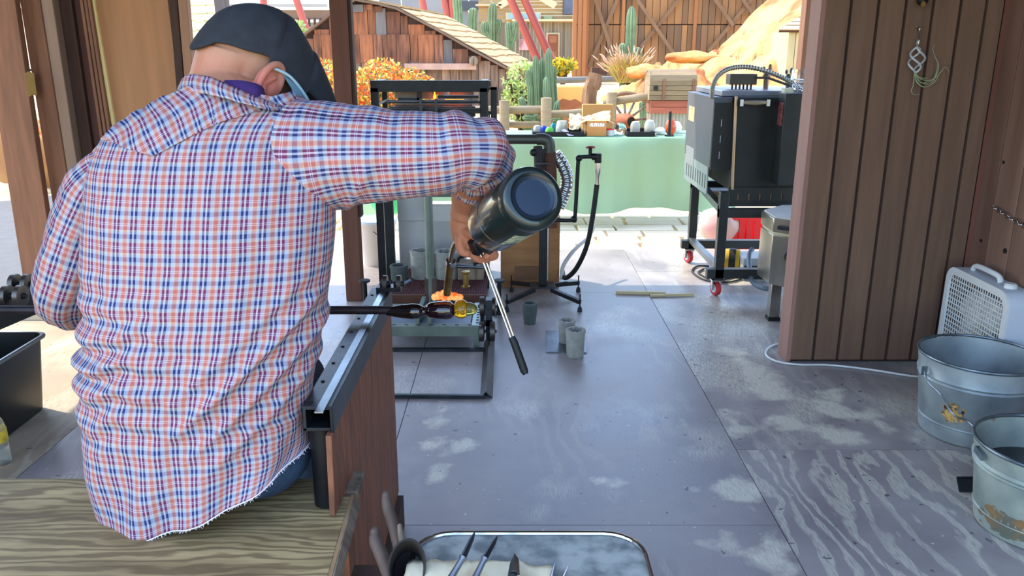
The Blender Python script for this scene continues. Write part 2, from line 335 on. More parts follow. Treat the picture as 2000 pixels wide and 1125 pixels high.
# ---------------- outside ground ----------------
def gz(x,y):
    b=tab(y,[(5.6,-.14),(8.6,-.12),(10,.16),(12,.42),(20,.78),(45,.95)])
    if x<-3.3: b=min(b,tab(y,[(5.6,-.14),(14,-.1),(22,.5)]))
    return b+.02*noise.noise(Vector((x*.7,y*.7,0)))*min(1,max(0,(y-8.6)/2))
gm=MB(); nx,ny=90,80
xs=[-24+48*i/(nx-1) for i in range(nx)]; ys=[-6+ (50)*(j/(ny-1))**1.2 for j in range(ny)]
ys=[-6,-3,0,2,4,5.0]+[5.6+.25*i for i in range(40)]+[16+1.2*i for i in range(25)]; ny=len(ys)
for y in ys:
    for x in xs: gm.v.append(Vector((x,y,gz(x,y))))
for j in range(ny-1):
    for i in range(nx-1):
        gm.f.append((j*nx+i,j*nx+i+1,(j+1)*nx+i+1,(j+1)*nx+i))
ground=M('ground',gm,sand,kind='structure',smooth=80)
flag=mat('flagstone',(214,204,178),.9,0,.08,4,bump=.2,rnd=.12)
R2=random.Random(3); y=5.75
while y<7.6:
    h=R2.uniform(.22,.34); x=-1.9+R2.uniform(-.2,0)
    while x<2.6:
        wd=R2.uniform(.3,.6); j=lambda: R2.uniform(-.015,.015)
        M('flagstone',MB().slab([(x+.015,y+.015+j(),-.105),(x+wd-.015+j(),y+.015+j(),-.105),(x+wd-.015,y+h-.015+j(),-.105),(x+.015+j(),y+h-.015,-.105)],.05),flag,ground,bev=.006)
        x+=wd
    y+=h
# ================= the glassblower =================
def plaid(name='plaid_cloth'):
    m=bpy.data.materials.new(name); m.use_nodes=True; t=m.node_tree; N=t.nodes; L=t.links; b=N['Principled BSDF']
    uv=N.new('ShaderNodeUVMap'); uv.uv_map='UVMap'; sp=N.new('ShaderNodeSeparateXYZ'); L.new(uv.outputs[0],sp.inputs[0])
    def ramp(sock,per,stops):
        q=N.new('ShaderNodeMath'); q.operation='DIVIDE'; q.inputs[1].default_value=per; L.new(sock,q.inputs[0])
        f=N.new('ShaderNodeMath'); f.operation='FRACT'; L.new(q.outputs[0],f.inputs[0])
        r=N.new('ShaderNodeValToRGB'); e=r.color_ramp.elements
        while len(e)>1: e.remove(e[0])
        e[0].position=stops[0][0]; e[0].color=lin(stops[0][1])
        for p,c in stops[1:]:
            k=e.new(p); k.color=lin(c)
        L.new(f.outputs[0],r.inputs[0]); return r.outputs[0]
    nv=(10,16,104); wh=(236,228,240); lb=(184,198,224); og=(216,122,96)
    s=[]
    def blk(a,bb,c,e=.006): s.append((a+e,c)); s.append((bb-e,c))
    blk(0,.14,nv); blk(.14,.175,wh); blk(.175,.20,(170,170,215)); blk(.20,.235,wh); blk(.235,.375,nv); blk(.38,.50,lb,.01); s.append((.58,(226,206,190))); s.append((.64,og)); s.append((.80,og)); s.append((.88,(220,208,196))); s.append((.93,lb)); s.append((.99,lb))
    W=ramp(sp.outputs[0],.0322,s)
    s=[]; rd=(200,70,72); cr_=(240,214,176); pb=(196,208,224); bl=(62,84,140)
    blk(0,.16,rd); blk(.16,.195,(250,236,236)); blk(.195,.24,rd); blk(.24,.275,(250,236,236)); blk(.275,.43,rd); s.append((.47,cr_)); s.append((.53,pb)); s.append((.60,pb)); blk(.62,.80,bl); s.append((.83,pb)); s.append((.90,pb)); s.append((.94,cr_)); s.append((.985,cr_))
    Fv=ramp(sp.outputs[1],.0400,s)
    mx=N.new('ShaderNodeMix'); mx.data_type='RGBA'; mx.inputs[0].default_value=.37; L.new(W,mx.inputs[6]); L.new(Fv,mx.inputs[7])
    hs=N.new('ShaderNodeHueSaturation'); hs.inputs['Saturation'].default_value=.9; hs.inputs['Value'].default_value=.62; L.new(mx.outputs[2],hs.inputs['Color'])
    L.new(hs.outputs[0],b.inputs['Base Color']); b.inputs['Roughness'].default_value=.9; b.inputs['Specular IOR Level'].default_value=.2
    n=N.new('ShaderNodeTexNoise'); n.inputs['Scale'].default_value=26; n.inputs['Detail'].default_value=3; tc=N.new('ShaderNodeTexCoord'); L.new(tc.outputs['Object'],n.inputs[0])
    bp=N.new('ShaderNodeBump'); bp.inputs['Strength'].default_value=.25; bp.inputs['Distance'].default_value=.01; L.new(n.outputs[0],bp.inputs['Height']); L.new(bp.outputs[0],b.inputs['Normal'])
    return m
PL=plaid()
skin=mat('skin',(188,132,102),.55,0,.1,9,bump=.06,col2=(170,108,82),spec=.4)
nt_=skin.node_tree; pb_=nt_.nodes['Principled BSDF']; pb_.inputs['Subsurface Weight'].default_value=.12; pb_.inputs['Subsurface Scale'].default_value=.01; pb_.inputs['Subsurface Radius'].default_value=(1,.35,.2)
man=E('person',(-.56,1.45,.5),'man in plaid shirt and dark flat cap seated on the bench, holding a torch','person')
# --- torso silhouette tables (pixel row -> x, depth) ---
TL=[(140,375),(160,360),(175,346),(190,322),(200,298),(215,268),(240,228),(270,204),(300,191),(340,181),(380,176),(420,172),(500,170),(600,170),(700,165),(760,164),(830,172),(900,186),(975,204)]
TR=[(140,530),(160,555),(175,575),(190,592),(200,600),(215,612),(240,622),(270,634),(300,642),(340,650),(380,654),(420,655),(500,652),(600,634),(700,616),(760,607),(830,604),(900,606),(975,612)]
TY=[(140,1.60),(200,1.58),(300,1.55),(450,1.52),(700,1.47),(975,1.46)]
TB=[(140,.05),(175,.065),(200,.085),(240,.105),(300,.125),(420,.14),(600,.14),(800,.13),(975,.12)]
def wrinkle(u,z,py,X):
    d=0
    # horizontal compression folds on the left flank, diagonal pulls from the right hip
    k=max(0,1-abs(py-680)/190)*max(0,min(1,(430-X)/230)); d+=k*.010*math.sin(py*.115+math.sin(X*.03)*1.2+noise.noise(Vector((X*.02,py*.01,0)))*2)
    L1=(X-640)*.62+(py-540)*.78   # distance across the diagonal fold direction
    along=(640-X)*.78+(py-540)*.62
    m=max(0,min(1,(along+10)/80))*max(0,min(1,(430-along)/120))
    for c,a in ((0,.017),(52,.013),(100,.008),(-48,.006)):
        q=(L1-c-along*.03)/11; d+=m*a*math.exp(-q*q)
    d+=.0045*noise.noise(Vector((X*.013,py*.006,3.1)))+.003*noise.noise(Vector((X*.04,py*.014,7)))
    k=max(0,1-abs(py-250)/110); d+=k*.004*math.sin((X+py*.8)*.055)
    k=max(0,min(1,(py-780)/120)); d+=k*.006*math.sin(X*.055+py*.012)
    return d
def ringpoint(a,py,off=0.0):
    Yc=tabs(py,TY); b=tabs(py,TB)
    l=P(tabs(py,TL),py,Yc); r=P(tabs(py,TR),py,Yc); c=(l+r)/2; A=(r-l).length/2
    ca,sa=math.cos(a),math.sin(a); e=.86
    x=math.copysign(abs(ca)**e,ca); y=math.copysign(abs(sa)**e,sa)
    return Vector((c.x+(A+off)*x,c.y+(b+off)*y*(1 if y<0 else .9),c.z)),Vector((ca*b,sa*A,0)).normalized()
def torso(py0,py1,nv,na,a0,a1,off,closed,rotuv=None,wr=True,hem=True):
    mb=MB(); mb.uv=[]; prev=None; V=0; rows=[]
    for k in range(nv+1):
        py=py0+(py1-py0)*k/nv; row=[]
        for i in range(na+(0 if closed else 1)):
            a=a0+(a1-a0)*i/na; p,nr=ringpoint(a,py,off)
            if hem and py>760:
                t=((py-760)/215)**2; s=.5+.5*math.cos(a); s2=max(0,(s-.36)/.64); p.z+=t*(.125*s2**1.1) ; 
                if math.sin(a)<0: p.y-=.03*t*(-math.sin(a))
            xpx=1000+p.x*F/(1.0*p.y*CP+(HC-p.z)*SP)
            if wr:
                ff=1 if math.sin(a)<.3 else .3
                p=p+nr*wrinkle(a,p.z,py,xpx)*ff
            row.append(p)
        rows.append(row)
    # arc length uv measured from the middle of the back (a=-pi/2)
    mid=min(range(len(rows[0])),key=lambda i:abs(((a0+(a1-a0)*i/na)+math.pi/2+math.pi)%(2*math.pi)-math.pi))
    vv=0
    for k,row in enumerate(rows):
        if k: vv+=(rows[k][mid]-rows[k-1][mid]).length if (rows[k][mid]-rows[k-1][mid]).length<.03 else .005
        us=[0]*len(row)
        for i in range(mid+1,len(row)): us[i]=us[i-1]+(row[i]-row[i-1]).length
        for i in range(mid-1,-1,-1): us[i]=us[i+1]-(row[i]-row[i+1]).length
        # keep the warp stripes running straight down: blend to a reference width
        if k==0: sc=1
        for i,p in enumerate(row):
            mb.v.append(p)
            U,Vv=us[i],vv
            if rotuv is not None: c,s=math.cos(rotuv),math.sin(rotuv); U,Vv=c*U-s*Vv,s*U+c*Vv
            mb.uv.append((U,Vv))
    n=len(rows[0])
    for k in range(nv):
        for i in range(n if closed and False else n-1): mb.f.append((k*n+i,k*n+i+1,(k+1)*n+i+1,(k+1)*n+i))
    return mb,rows
shirt,rows=torso(975,186,180,200,math.pi/2,math.pi/2+2*math.pi,0,False)
# the yoke: a separate cloth panel cut on the bias, laid over the upper back
def yoke():
    mb=MB(); mb.uv=[]; nu,nv=110,50
    low=[(205,292),(240,300),(300,316),(350,292),(430,256),(500,238),(560,226),(590,222)]
    for k in range(nv+1):
        for i in range(nu+1):
            a=math.pi*(1.11+.86*i/nu)   # left to right over the back
            # find lower limit row for this column
            pyl=300
            for _ in range(4):
                p,_n=ringpoint(a,pyl,0); d=p.y*CP+(HC-p.z)*SP; pyl=tab(1000+p.x*F/d,low)-26
            pyt=150
            for _ in range(3):
                p,_n=ringpoint(a,pyt,0); d=p.y*CP+(HC-p.z)*SP; pyt=tab(1000+p.x*F/d,[(340,186),(370,166),(460,172),(530,186),(556,180),(600,168)])
            py=pyt+(pyl-pyt)*k/nv
            p,nr=ringpoint(a,py,.0028-.006*max(0,1-min(i,nu-i)/5)); d=p.y*CP+(HC-p.z)*SP; X=1000+p.x*F/d
            p=p+nr*(wrinkle(a,p.z,py,X)+.0035*noise.noise(Vector((X*.035,py*.03,9))))
            mb.v.append(p); th=math.radians(34 if X<420 else 30); sx=(X-400)*.00097; sy=(py-150)*.0011
            w=.006*math.sin(py*.05+X*.02)
            mb.uv.append((math.cos(th)*sx-math.sin(th)*sy+w,math.sin(th)*sx+math.cos(th)*sy))
    n=nu+1
    for k in range(nv):
        for i in range(nu): mb.f.append((k*n+i,k*n+i+1,(k+1)*n+i+1,(k+1)*n+i))
    return mb
def sleeve(pts,rad,n=72,sub=14,amp=.004,seed=0,u0=0,rot=0,folds=None):
    pts=cr(pts,sub); m=len(pts); L=[0]
    for i in range(1,m): L.append(L[-1]+(pts[i]-pts[i-1]).length)
    T=[(pts[min(i+1,m-1)]-pts[max(i-1,0)]).normalized() for i in range(m)]
    mb=MB(); mb.uv=[]; x=T[0].cross(Vector((0,1,0))).normalized()
    rr=[tab(l/L[-1],rad) for l in L]
    for i in range(m):
        x=(x-T[i]*x.dot(T[i])).normalized(); y=T[i].cross(x)
        for j in range(n+1):
            a=2*math.pi*j/n+rot
            d=amp*noise.noise(Vector((math.cos(a)*1.6+seed,math.sin(a)*1.6,L[i]*16)))+amp*.5*noise.noise(Vector((math.cos(a)*4,math.sin(a)*4+seed,L[i]*40)))
            if folds: d+=folds(L[i]/L[-1],a-rot)
            mb.v.append(pts[i]+(x*math.cos(a)+y*math.sin(a))*(rr[i]+d)); mb.uv.append((u0+(a-rot)*tab(.3,rad),L[i]))
    for i in range(m-1):
        for j in range(n): mb.f.append((i*(n+1)+j,i*(n+1)+j+1,(i+1)*(n+1)+j+1,(i+1)*(n+1)+j))
    return mb
def merge(a,b):
    k=len(a.v); a.v+=b.v; a.uv+=b.uv; a.f+=[tuple(i+k for i in f) for f in b.f]
merge(shirt,yoke())
def foldR(t,a):
    d=0
    if t>.52: d+=.006*math.sin(t*70+2*math.sin(a))*min(1,(t-.52)/.1)
    q=(t-.25-.10*math.sin(a+1.2))/.02; d+=.006*math.exp(-q*q)*(1 if math.cos(a-2.6)>-.2 else .3)
    q=(math.sin(a*.5+t*4.0-1.2))/.10; d-=.005*math.exp(-q*q)*min(1,max(0,(t-.3)/.2))
    return d
RA=[P(560,306,1.575),P(610,308,1.56),P(680,304,1.55),P(770,302,1.54),P(850,300,1.54),P(905,295,1.55),P(936,303,1.585),P(940,334,1.65),P(926,364,1.70),P(915,382,1.73)]
merge(shirt,sleeve(RA,[(0,.116),(.12,.106),(.25,.092),(.4,.082),(.58,.073),(.66,.068),(.74,.060),(.82,.056),(.9,.05),(1,.036)],seed=2,folds=foldR,rot=.6))
LA=[P(262,322,1.57),P(212,350,1.565),P(170,430,1.57),P(138,520,1.57),P(124,570,1.59),P(140,592,1.66),P(190,590,1.78),P(270,575,1.88)]
merge(shirt,sleeve(LA,[(0,.045),(.15,.064),(.35,.062),(.5,.058),(.62,.056),(.75,.05),(1,.038)],seed=5,amp=.006,rot=2.2))
sh=M('shirt',shirt,PL,man,smooth=60)
so=sh.modifiers.new('cloth','SOLIDIFY'); so.thickness=.0012; so.offset=-1
# frayed white hem along the shirt tail
hm=MB(); rr_=rows[0]; q=[p+Vector((0,-.002,0)) for p in rr_[38:168]]; hm.tube(q,.0012,6)
RH=random.Random(11)
for p in q[::1]:
    for _ in range(3):
        d=Vector((RH.uniform(-.004,.004),RH.uniform(-.003,.002),-RH.uniform(.002,.005))); s_=p+Vector((RH.uniform(-.003,.003),-.001,0)); hm.tube([s_,s_+d],.0004,3,cap=False)
M('frayed_hem',hm,mat('thread_white',(226,220,226),.9,0,.05,20),man)
# collar: standing band folded over
cl_=MB(); cl_.uv=[]
cpts=[P(348,200,1.60),P(362,186,1.55),P(405,184,1.495),P(455,196,1.475),P(505,208,1.475),P(545,214,1.50),P(578,212,1.56)]
top=[P(352,160,1.61),P(366,146,1.575),P(410,150,1.52),P(455,168,1.505),P(505,190,1.50),P(542,203,1.515),P(568,205,1.57)]
c1=cr(cpts,10); c2=cr(top,10); nc=len(c1); acc=0
for j in range(9):
    t=j/8
    for i in range(nc):
        p=c1[i].lerp(c2[i],t); bul=math.sin(t*math.pi)*.006; dy=Vector((-.3,-1,.2))*bul
        cl_.v.append(p+dy+Vector((0,0,.002*noise.noise(Vector((i*.3,j*.3,2)))))); cl_.uv.append((i*.0052*math.cos(.1)+t*.004,t*.036+.012+i*.0003))
for j in range(8):
    for i in range(nc-1): cl_.f.append((j*nc+i,j*nc+i+1,(j+1)*nc+i+1,(j+1)*nc+i))
co=M('collar',cl_,PL,man,smooth=60); s_=co.modifiers.new('cloth','SOLIDIFY'); s_.thickness=.004
# purple undershirt collar
uc=MB(); base=cr([P(440,185,1.52),P(470,192,1.512),P(500,200,1.515),P(518,200,1.535)],6); tp=cr([P(440,158,1.535),P(470,158,1.525),P(500,164,1.528),P(513,174,1.545)],6); n=len(base)
for i in range(n): uc.v+= [base[i],tp[i]]
for i in range(n-1): uc.f.append((2*i,2*i+2,2*i+3,2*i+1))
u_=M('undershirt_collar',uc,mat('purple_cloth',(62,34,92),.9,0,.1,30),man,smooth=60); s_=u_.modifiers.new('cloth','SOLIDIFY'); s_.thickness=.006; s_.offset=0
# --- body: one continuous remeshed figure ---
H0=P(492,132,1.66); fF=Vector((.62,.55,-.56)).normalized(); fU=Vector((.42,.37,.83)); fU=(fU-fF*fU.dot(fF)).normalized(); fR=fF.cross(fU)
def HP(f,r,u): return H0+fF*f+fR*r+fU*u
HM=Matrix((fF,fR,fU)).transposed()
b=MB()
b.ball(HP(-.006,0,.012),(.100,.079,.095),28,20,HM)      # skull
b.ball(HP(.035,0,-.045),(.062,.060,.075),20,14,HM)      # jaw / face
b.ball(HP(.085,0,-.02),(.016,.014,.030),12,8,HM)        # nose
b.ball(HP(.098,0,-.036),(.014,.012,.012),12,8,HM)
b.ball(HP(.070,.028,.012),(.02,.022,.010),10,8,HM); b.ball(HP(.070,-.028,.012),(.02,.022,.010),10,8,HM)  # brows
b.ball(HP(.076,0,-.070),(.016,.026,.008),10,8,HM); b.ball(HP(.070,0,-.100),(.02,.024,.018),10,8,HM)      # mouth, chin
for s in (1,-1):   # ears
    e0=HP(.006,.084*s,-.030); pts=[]
    for i in range(13):
        a=math.radians(-62+i*22); pts.append(e0+fU*(.040*math.sin(a)*1.0)+fF*(-.023*math.cos(a))*1.0+fR*s*(.016+.008*math.cos(a)))
    b.tube(cr(pts,3),[.005,.0068,.0074,.0072,.0064,.0054,.0045],10)
    b.ball(e0+fU*-.038+fF*.004+fR*s*.010,(.010,.006,.013),10,8,HM)
    b.ball(e0+fF*-.004+fR*s*.006,(.024,.008,.038),14,10,HM); b.ball(e0+fF*.010+fU*-.004+fR*s*.004,(.014,.012,.022),12,8,HM)
    b.tube([e0+fU*.018+fF*.004+fR*s*.014,e0+fU*-.004+fF*-.009+fR*s*.014,e0+fU*-.024+fF*-.002+fR*s*.014],.0046,8)
neck0=P(452,215,1.60)
b.tube([HP(-.035,0,-.01),HP(-.028,.004,-.07),neck0+Vector((.012,.0,.03)),neck0+Vector((0,0,-.05))],[.072,.068,.070,.078],24)
# torso under the cloth
tc_=[P(410,260,1.58),P(412,330,1.56),P(412,480,1.53),P(405,640,1.50),P(400,800,1.48),P(400,930,1.46)]
for i in range(len(tc_)-1):
    for k in range(5):
        p=tc_[i].lerp(tc_[i+1],k/5); b.ball(p,(.145 if i else .12,.08 if i else .07,.07),20,12)
# arms
b.ball(P(590,300,1.575),.06); b.ball(P(235,325,1.585),.055)
b.tube([P(560,300,1.575),P(700,302,1.55),P(860,300,1.54),P(922,300,1.565)],[.058,.056,.05,.044],18); b.ball(P(926,300,1.57),.042)
WR=P(912,402,1.74)
b.tube([P(926,300,1.57),P(934,336,1.65),P(920,376,1.71),WR,P(908,425,1.745)],[.044,.05,.043,.034,.033],18)
b.tube([P(235,325,1.585),P(170,440,1.57),P(128,560,1.585)],[.05,.048,.04],18); b.ball(P(128,566,1.59),.042)
LW=P(300,585,1.885)
b.tube([P(128,566,1.59),P(190,590,1.74),LW],[.04,.042,.029],18)
# right hand holding the torch
pc=P(910,448,1.745)
b.ball(pc,(.034,.026,.045),18,12); b.ball(P(903,436,1.745),(.028,.026,.034),14,10); b.ball(P(916,464,1.742),(.028,.024,.026),14,10)
def fing(mb,pts,r0,r1): 
    q=cr(pts,4); mb.tube(q,[r0,r1],10); mb.ball(q[-1],r1*1.0,10,8); mb.ball(q[0],r0,10,8)
fing(b,[P(902,448,1.735),P(898,472,1.725),P(902,490,1.722),P(912,494,1.724)],.0125,.0095)   # index, on the trigger
fing(b,[P(912,452,1.725),P(930,460,1.705),P(948,468,1.70),P(962,474,1.70)],.0125,.0095)      # thumb along the cylinder
fing(b,[P(918,468,1.77),P(946,490,1.775),P(964,488,1.755),P(962,478,1.735)],.011,.009)
fing(b,[P(912,474,1.765),P(940,500,1.77),P(966,500,1.75),P(960,490,1.73)],.011,.009)
fing(b,[P(906,474,1.755),P(930,504,1.765),P(952,506,1.75),P(950,500,1.73)],.010,.0085)
# left hand closing on the pipe from above
PZ=P(700,605,1.91).z
lh=Vector((P(330,600,1.905).x,1.905,PZ+.028)); b.ball(lh,(.045,.034,.018),16,10); b.tube([LW,lh],[.029,.028],14)
for k in range(4):
    x=lh.x-.03+.021*k; fing(b,[Vector((x,1.925,PZ+.028)),Vector((x,1.938,PZ+.012)),Vector((x,1.936,PZ-.010)),Vector((x,1.916,PZ-.019))],.010,.008)
fing(b,[Vector((lh.x+.02,1.885,PZ+.026)),Vector((lh.x+.04,1.882,PZ+.004)),Vector((lh.x+.045,1.895,PZ-.017))],.011,.009)
# hips and legs
for sx in (-1,1):
    hx=-.60+sx*.09; b.ball((hx,1.50,.585),(.09,.09,.07),18,12)
    kx=-.66+sx*.12
    b.tube([(hx,1.50,.585),(kx,1.90,.575)],[.076,.058],18); b.ball((kx,1.90,.57),.058)
    b.tube([(kx,1.90,.57),(kx-.005,1.93,.35),(kx,1.92,.10)],[.056,.052,.038],18)
    b.ball((kx,1.95,.05),(.04,.09,.045),14,10); b.ball((kx,2.03,.035),(.04,.07,.03),14,10)
body=M('body',b,skin,man,smooth=80)
rm=body.modifiers.new('remesh','REMESH'); rm.mode='VOXEL'; rm.voxel_size=.0027; rm.use_smooth_shade=True
sm=body.modifiers.new('smooth','SMOOTH'); sm.iterations=4; sm.factor=.5
# jeans
j=MB()
j.ball((-.595,1.495,.60),(.195,.115,.10),28,16)
for sx in (-1,1):
    hx=-.60+sx*.095; kx=-.66+sx*.12
    j.ball((hx,1.485,.60),(.105,.115,.10),20,14)
    j.tube([(hx,1.50,.593),(kx,1.91,.575)],[.092,.072],20); j.ball((kx,1.91,.572),.072)
    j.tube([(kx,1.91,.572),(kx-.005,1.94,.35),(kx,1.925,.075)],[.07,.064,.058],20)
jn=M('jeans',j,denim,man,smooth=80)
rm=jn.modifiers.new('remesh','REMESH'); rm.mode='VOXEL'; rm.voxel_size=.006; rm.use_smooth_shade=True
sm=jn.modifiers.new('smooth','SMOOTH'); sm.iterations=6; sm.factor=.5
leather=mat('shoe_leather',(52,42,36),.5,0,.2,10)
for sx in (-1,1):
    kx=-.66+sx*.12; s=MB(); s.ball((kx,1.955,.06),(.047,.10,.058),18,12); s.ball((kx,2.05,.045),(.047,.085,.042),18,12); s.box(kx-.045,kx+.045,1.86,2.13,0,.02)
    o=M('shoe',s,leather,man); r_=o.modifiers.new('remesh','REMESH'); r_.mode='VOXEL'; r_.voxel_size=.006; r_.use_smooth_shade=True
# hair: short stubble fade cap over the nape, and beard
def shell(name,cond,c,rad,gr,m):
    mb=MB(); base=MB().ball(c,rad,64,48,HM); vs=base.v; keep={}
    for f in base.f:
        if all(cond((vs[i]-H0).dot(fF),(vs[i]-H0).dot(fR),(vs[i]-H0).dot(fU)) for i in f):
            g=[]
            for i in f:
                if i not in keep: keep[i]=len(mb.v); mb.v.append(vs[i])
                g.append(keep[i])
            mb.f.append(tuple(g))
    return M(name,mb,m,man,smooth=80)
def headtint():
    N=skin.node_tree.nodes; L=skin.node_tree.links; b_=N['Principled BSDF']; src=b_.inputs['Base Color'].links[0].from_socket
    tc=[n for n in N if n.type=='TEX_COORD'][0]; o=OFF[man.name]
    def dotm(ax,c0,a,b2):
        sbt=N.new('ShaderNodeVectorMath'); sbt.operation='SUBTRACT'; sbt.inputs[1].default_value=tuple(H0-o); L.new(tc.outputs['Object'],sbt.inputs[0])
        d=N.new('ShaderNodeVectorMath'); d.operation='DOT_PRODUCT'; d.inputs[1].default_value=tuple(ax); L.new(sbt.outputs[0],d.inputs[0])
        nz=N.new('ShaderNodeTexNoise'); nz.inputs['Scale'].default_value=60; L.new(tc.outputs['Object'],nz.inputs[0])
        ad=N.new('ShaderNodeMath'); ad.operation='MULTIPLY_ADD'; ad.inputs[1].default_value=.03; L.new(nz.outputs[0],ad.inputs[0]); L.new(d.outputs['Value'],ad.inputs[2])
        r=N.new('ShaderNodeMapRange'); r.inputs[1].default_value=a+.015; r.inputs[2].default_value=b2+.015; L.new(ad.outputs[0],r.inputs[0]); return r.outputs[0]
    ln=N.new('ShaderNodeVectorMath'); ln.operation='DISTANCE'; ln.inputs[1].default_value=tuple(H0-o); L.new(tc.outputs['Object'],ln.inputs[0])
    near=N.new('ShaderNodeMath'); near.operation='LESS_THAN'; near.inputs[1].default_value=.125; L.new(ln.outputs['Value'],near.inputs[0])
    for ax,a,b2,col,st in ((fR,.082,.094,(206,104,92),.65),(fU,-.045,.03,(150,124,100),.75),(fF,.018,.05,(92,70,60),.7)):
        m=dotm(ax,0,a,b2); q=N.new('ShaderNodeMath'); q.operation='MULTIPLY'; L.new(m,q.inputs[0]); L.new(near.outputs[0],q.inputs[1]); q2=N.new('ShaderNodeMath'); q2.operation='MULTIPLY'; q2.inputs[1].default_value=st; L.new(q.outputs[0],q2.inputs[0])
        mx=N.new('ShaderNodeMix'); mx.data_type='RGBA'; L.new(q2.outputs[0],mx.inputs[0]); L.new(src,mx.inputs[6]); mx.inputs[7].default_value=lin(col); src=mx.outputs[2]
    L.new(src,b_.inputs['Base Color'])
headtint()
hairm=mat('cropped_hair',(188,150,126),.9,0,.12,120,bump=.2,col2=(140,104,84),contrast=(.35,.7))
# flat cap: lofted along the head axis from the nape to the brim
capm=mat('cap_cloth',(40,43,48),.92,0,.18,40,bump=.12)
def capmesh():
    mb=MB(); nf,na=60,64
    low0=lambda t: lerp(-.010,.022,min(1,t/.34))-.022*max(0,1-t/.05)
    for i in range(nf+1):
        t=i/nf; f=-.112+.325*(t if t>0.02 else t)
        fx=-.112+.325*t
        s=math.sqrt(max(0,1-((t-.40)/.40)**2)) if t<.40 else 1
        wid=.094*s if t<.40 else lerp(.094,.062,((t-.40)/.60)**1.3)
        top=lerp(low0(t),.022,s)+.100*s if t<.40 else lerp(.122,-.002,((t-.40)/.60)**1.25)
        if t>.93: wid*=math.sqrt(max(0.02,1-((t-.93)/.075)**2))
        low=low0(t) if t<.34 else lerp(.022,-.016,(t-.34)/.66)
        pass
        for k in range(na+1):
            a=math.pi*k/na; c,sn=math.cos(a),math.sin(a)
            r=wid*math.copysign(abs(c)**.8,c); u=low+(top-low)*abs(sn)**.8
            p=HP(fx,r,u-.02*abs(c)*(1 if .3<t<.6 else .2))
            p=p+fU*.003*noise.noise(Vector((fx*22,r*22,3)))
            mb.v.append(p)
    n=na+1
    for i in range(nf):
        for k in range(na): mb.f.append((i*n+k,i*n+k+1,(i+1)*n+k+1,(i+1)*n+k))
    return mb
cp=M('flat_cap',capmesh(),capm,man,smooth=80); s_=cp.modifiers.new('cloth','SOLIDIFY'); s_.thickness=.005; s_.offset=1
# safety glasses temple seen under the cap
gl=MB(); gl.slab([HP(.020,.090,.010),HP(.075,.088,.006),HP(.118,.078,-.012),HP(.116,.078,-.036),HP(.090,.086,-.026),HP(.050,.090,-.004)],.002)
gl.v=[v+fR*.012-fU*.010-fF*.006 for v in gl.v]
M('safety_glasses',gl,mat('tinted_lens',(150,196,214),.05,0,.02,3,trans=.6,bump=0),man)
M('glasses_temple',MB().tube(cr([HP(-.012,.104,-.004),HP(.03,.106,.002),HP(.08,.101,-.012),HP(.118,.09,-.032)],5),.003,8),mat('temple_grey',(160,190,196),.3,0,.05),man)
# ================= bench, rails, glass =================
bench=E('work_bench',(-.8,1.3,0),'low worn plywood bench the man sits on, with two steel rails running forward','bench')
bt=MB(); bt.slab([(-1.55,1.00,.5),(-.305,1.00,.5),(-.325,1.47,.5),(-.345,1.47,.5),(-.345,1.536,.5),(-1.55,1.536,.5)],.02)
M('seat_board',bt,benchply,bench,bev=.002)
rw=mat('raw_ply_edge',(160,128,88),.8,0,.2,8,(1,1,20),.3)
M('edge_veneer',MB().slab([(-.305,1.00,.4999),(-.298,1.00,.4999),(-.318,1.47,.4999),(-.325,1.47,.4999)],.02),rw,bench,'pale splintered ply edge')
M('apron_board',MB().slab([(-.292,1.0,.50),(-.286,1.0,.478),(-.306,1.47,.478),(-.318,1.47,.5)],.03).box(-1.55,-.33,1.505,1.53,.40,.48),weather,bench)
M('end_block',MB().box(-.345,-.312,1.475,1.56,.485,.505),weather,bench,bev=.003)
for x in (-1.5,-.36):
    for y in (1.04,1.50): M('leg',MB().beam((x,y,0),(x,y,.48),.05),timber,bench)
rz=.725
def rail(x,nm):
    r=MB().box(x-.028,x+.028,1.40,2.19,rz-.006,rz)      # top flange
    r.box(x-.028,x-.022,1.40,2.19,rz-.05,rz-.006).box(x+.022,x+.028,1.40,2.19,rz-.055,rz-.006).box(x-.028,x+.022,1.40,2.19,rz-.05,rz-.044)
    return r
M('steel_rail',rail(-.362,0),darkst,bench,bev=.001)
M('polished_strip',MB().box(-.360,-.344,1.37,2.188,rz,rz+.003),mat('worn_steel',(150,160,168),.28,1,.15,14,bump=.05),bench)
M('steel_rail',MB().beam((-1.452,1.40,rz-.03),(-1.318,2.22,rz-.03),.055,.06),mat('dark_rail',(48,52,54),.45,.6,.2,9,bump=.05),bench,bev=.001)
M('rail_leg',MB().lathe([(.026,.502),(.026,rz-.052)],(-.364,1.44,0),n=20),blackst,bench)
M('rail_leg',MB().lathe([(.026,.502),(.026,rz-.052)],(-1.445,1.44,0),n=20),blackst,bench)
for k in range(8): M('rivet',MB().lathe([(.004,0),(.004,.0015),(.002,.002)],(-.378,1.42+k*.1,rz),n=8),rubber,bench,kind=None)
sp=M('side_panel',MB().slab([(-.350,1.62,.10),(-.350,2.17,.10),(-.350,2.17,.672),(-.350,1.60,.672),(-.350,1.47,.60),(-.350,1.47,.10)],-.014),redwood,bench,bev=.002)
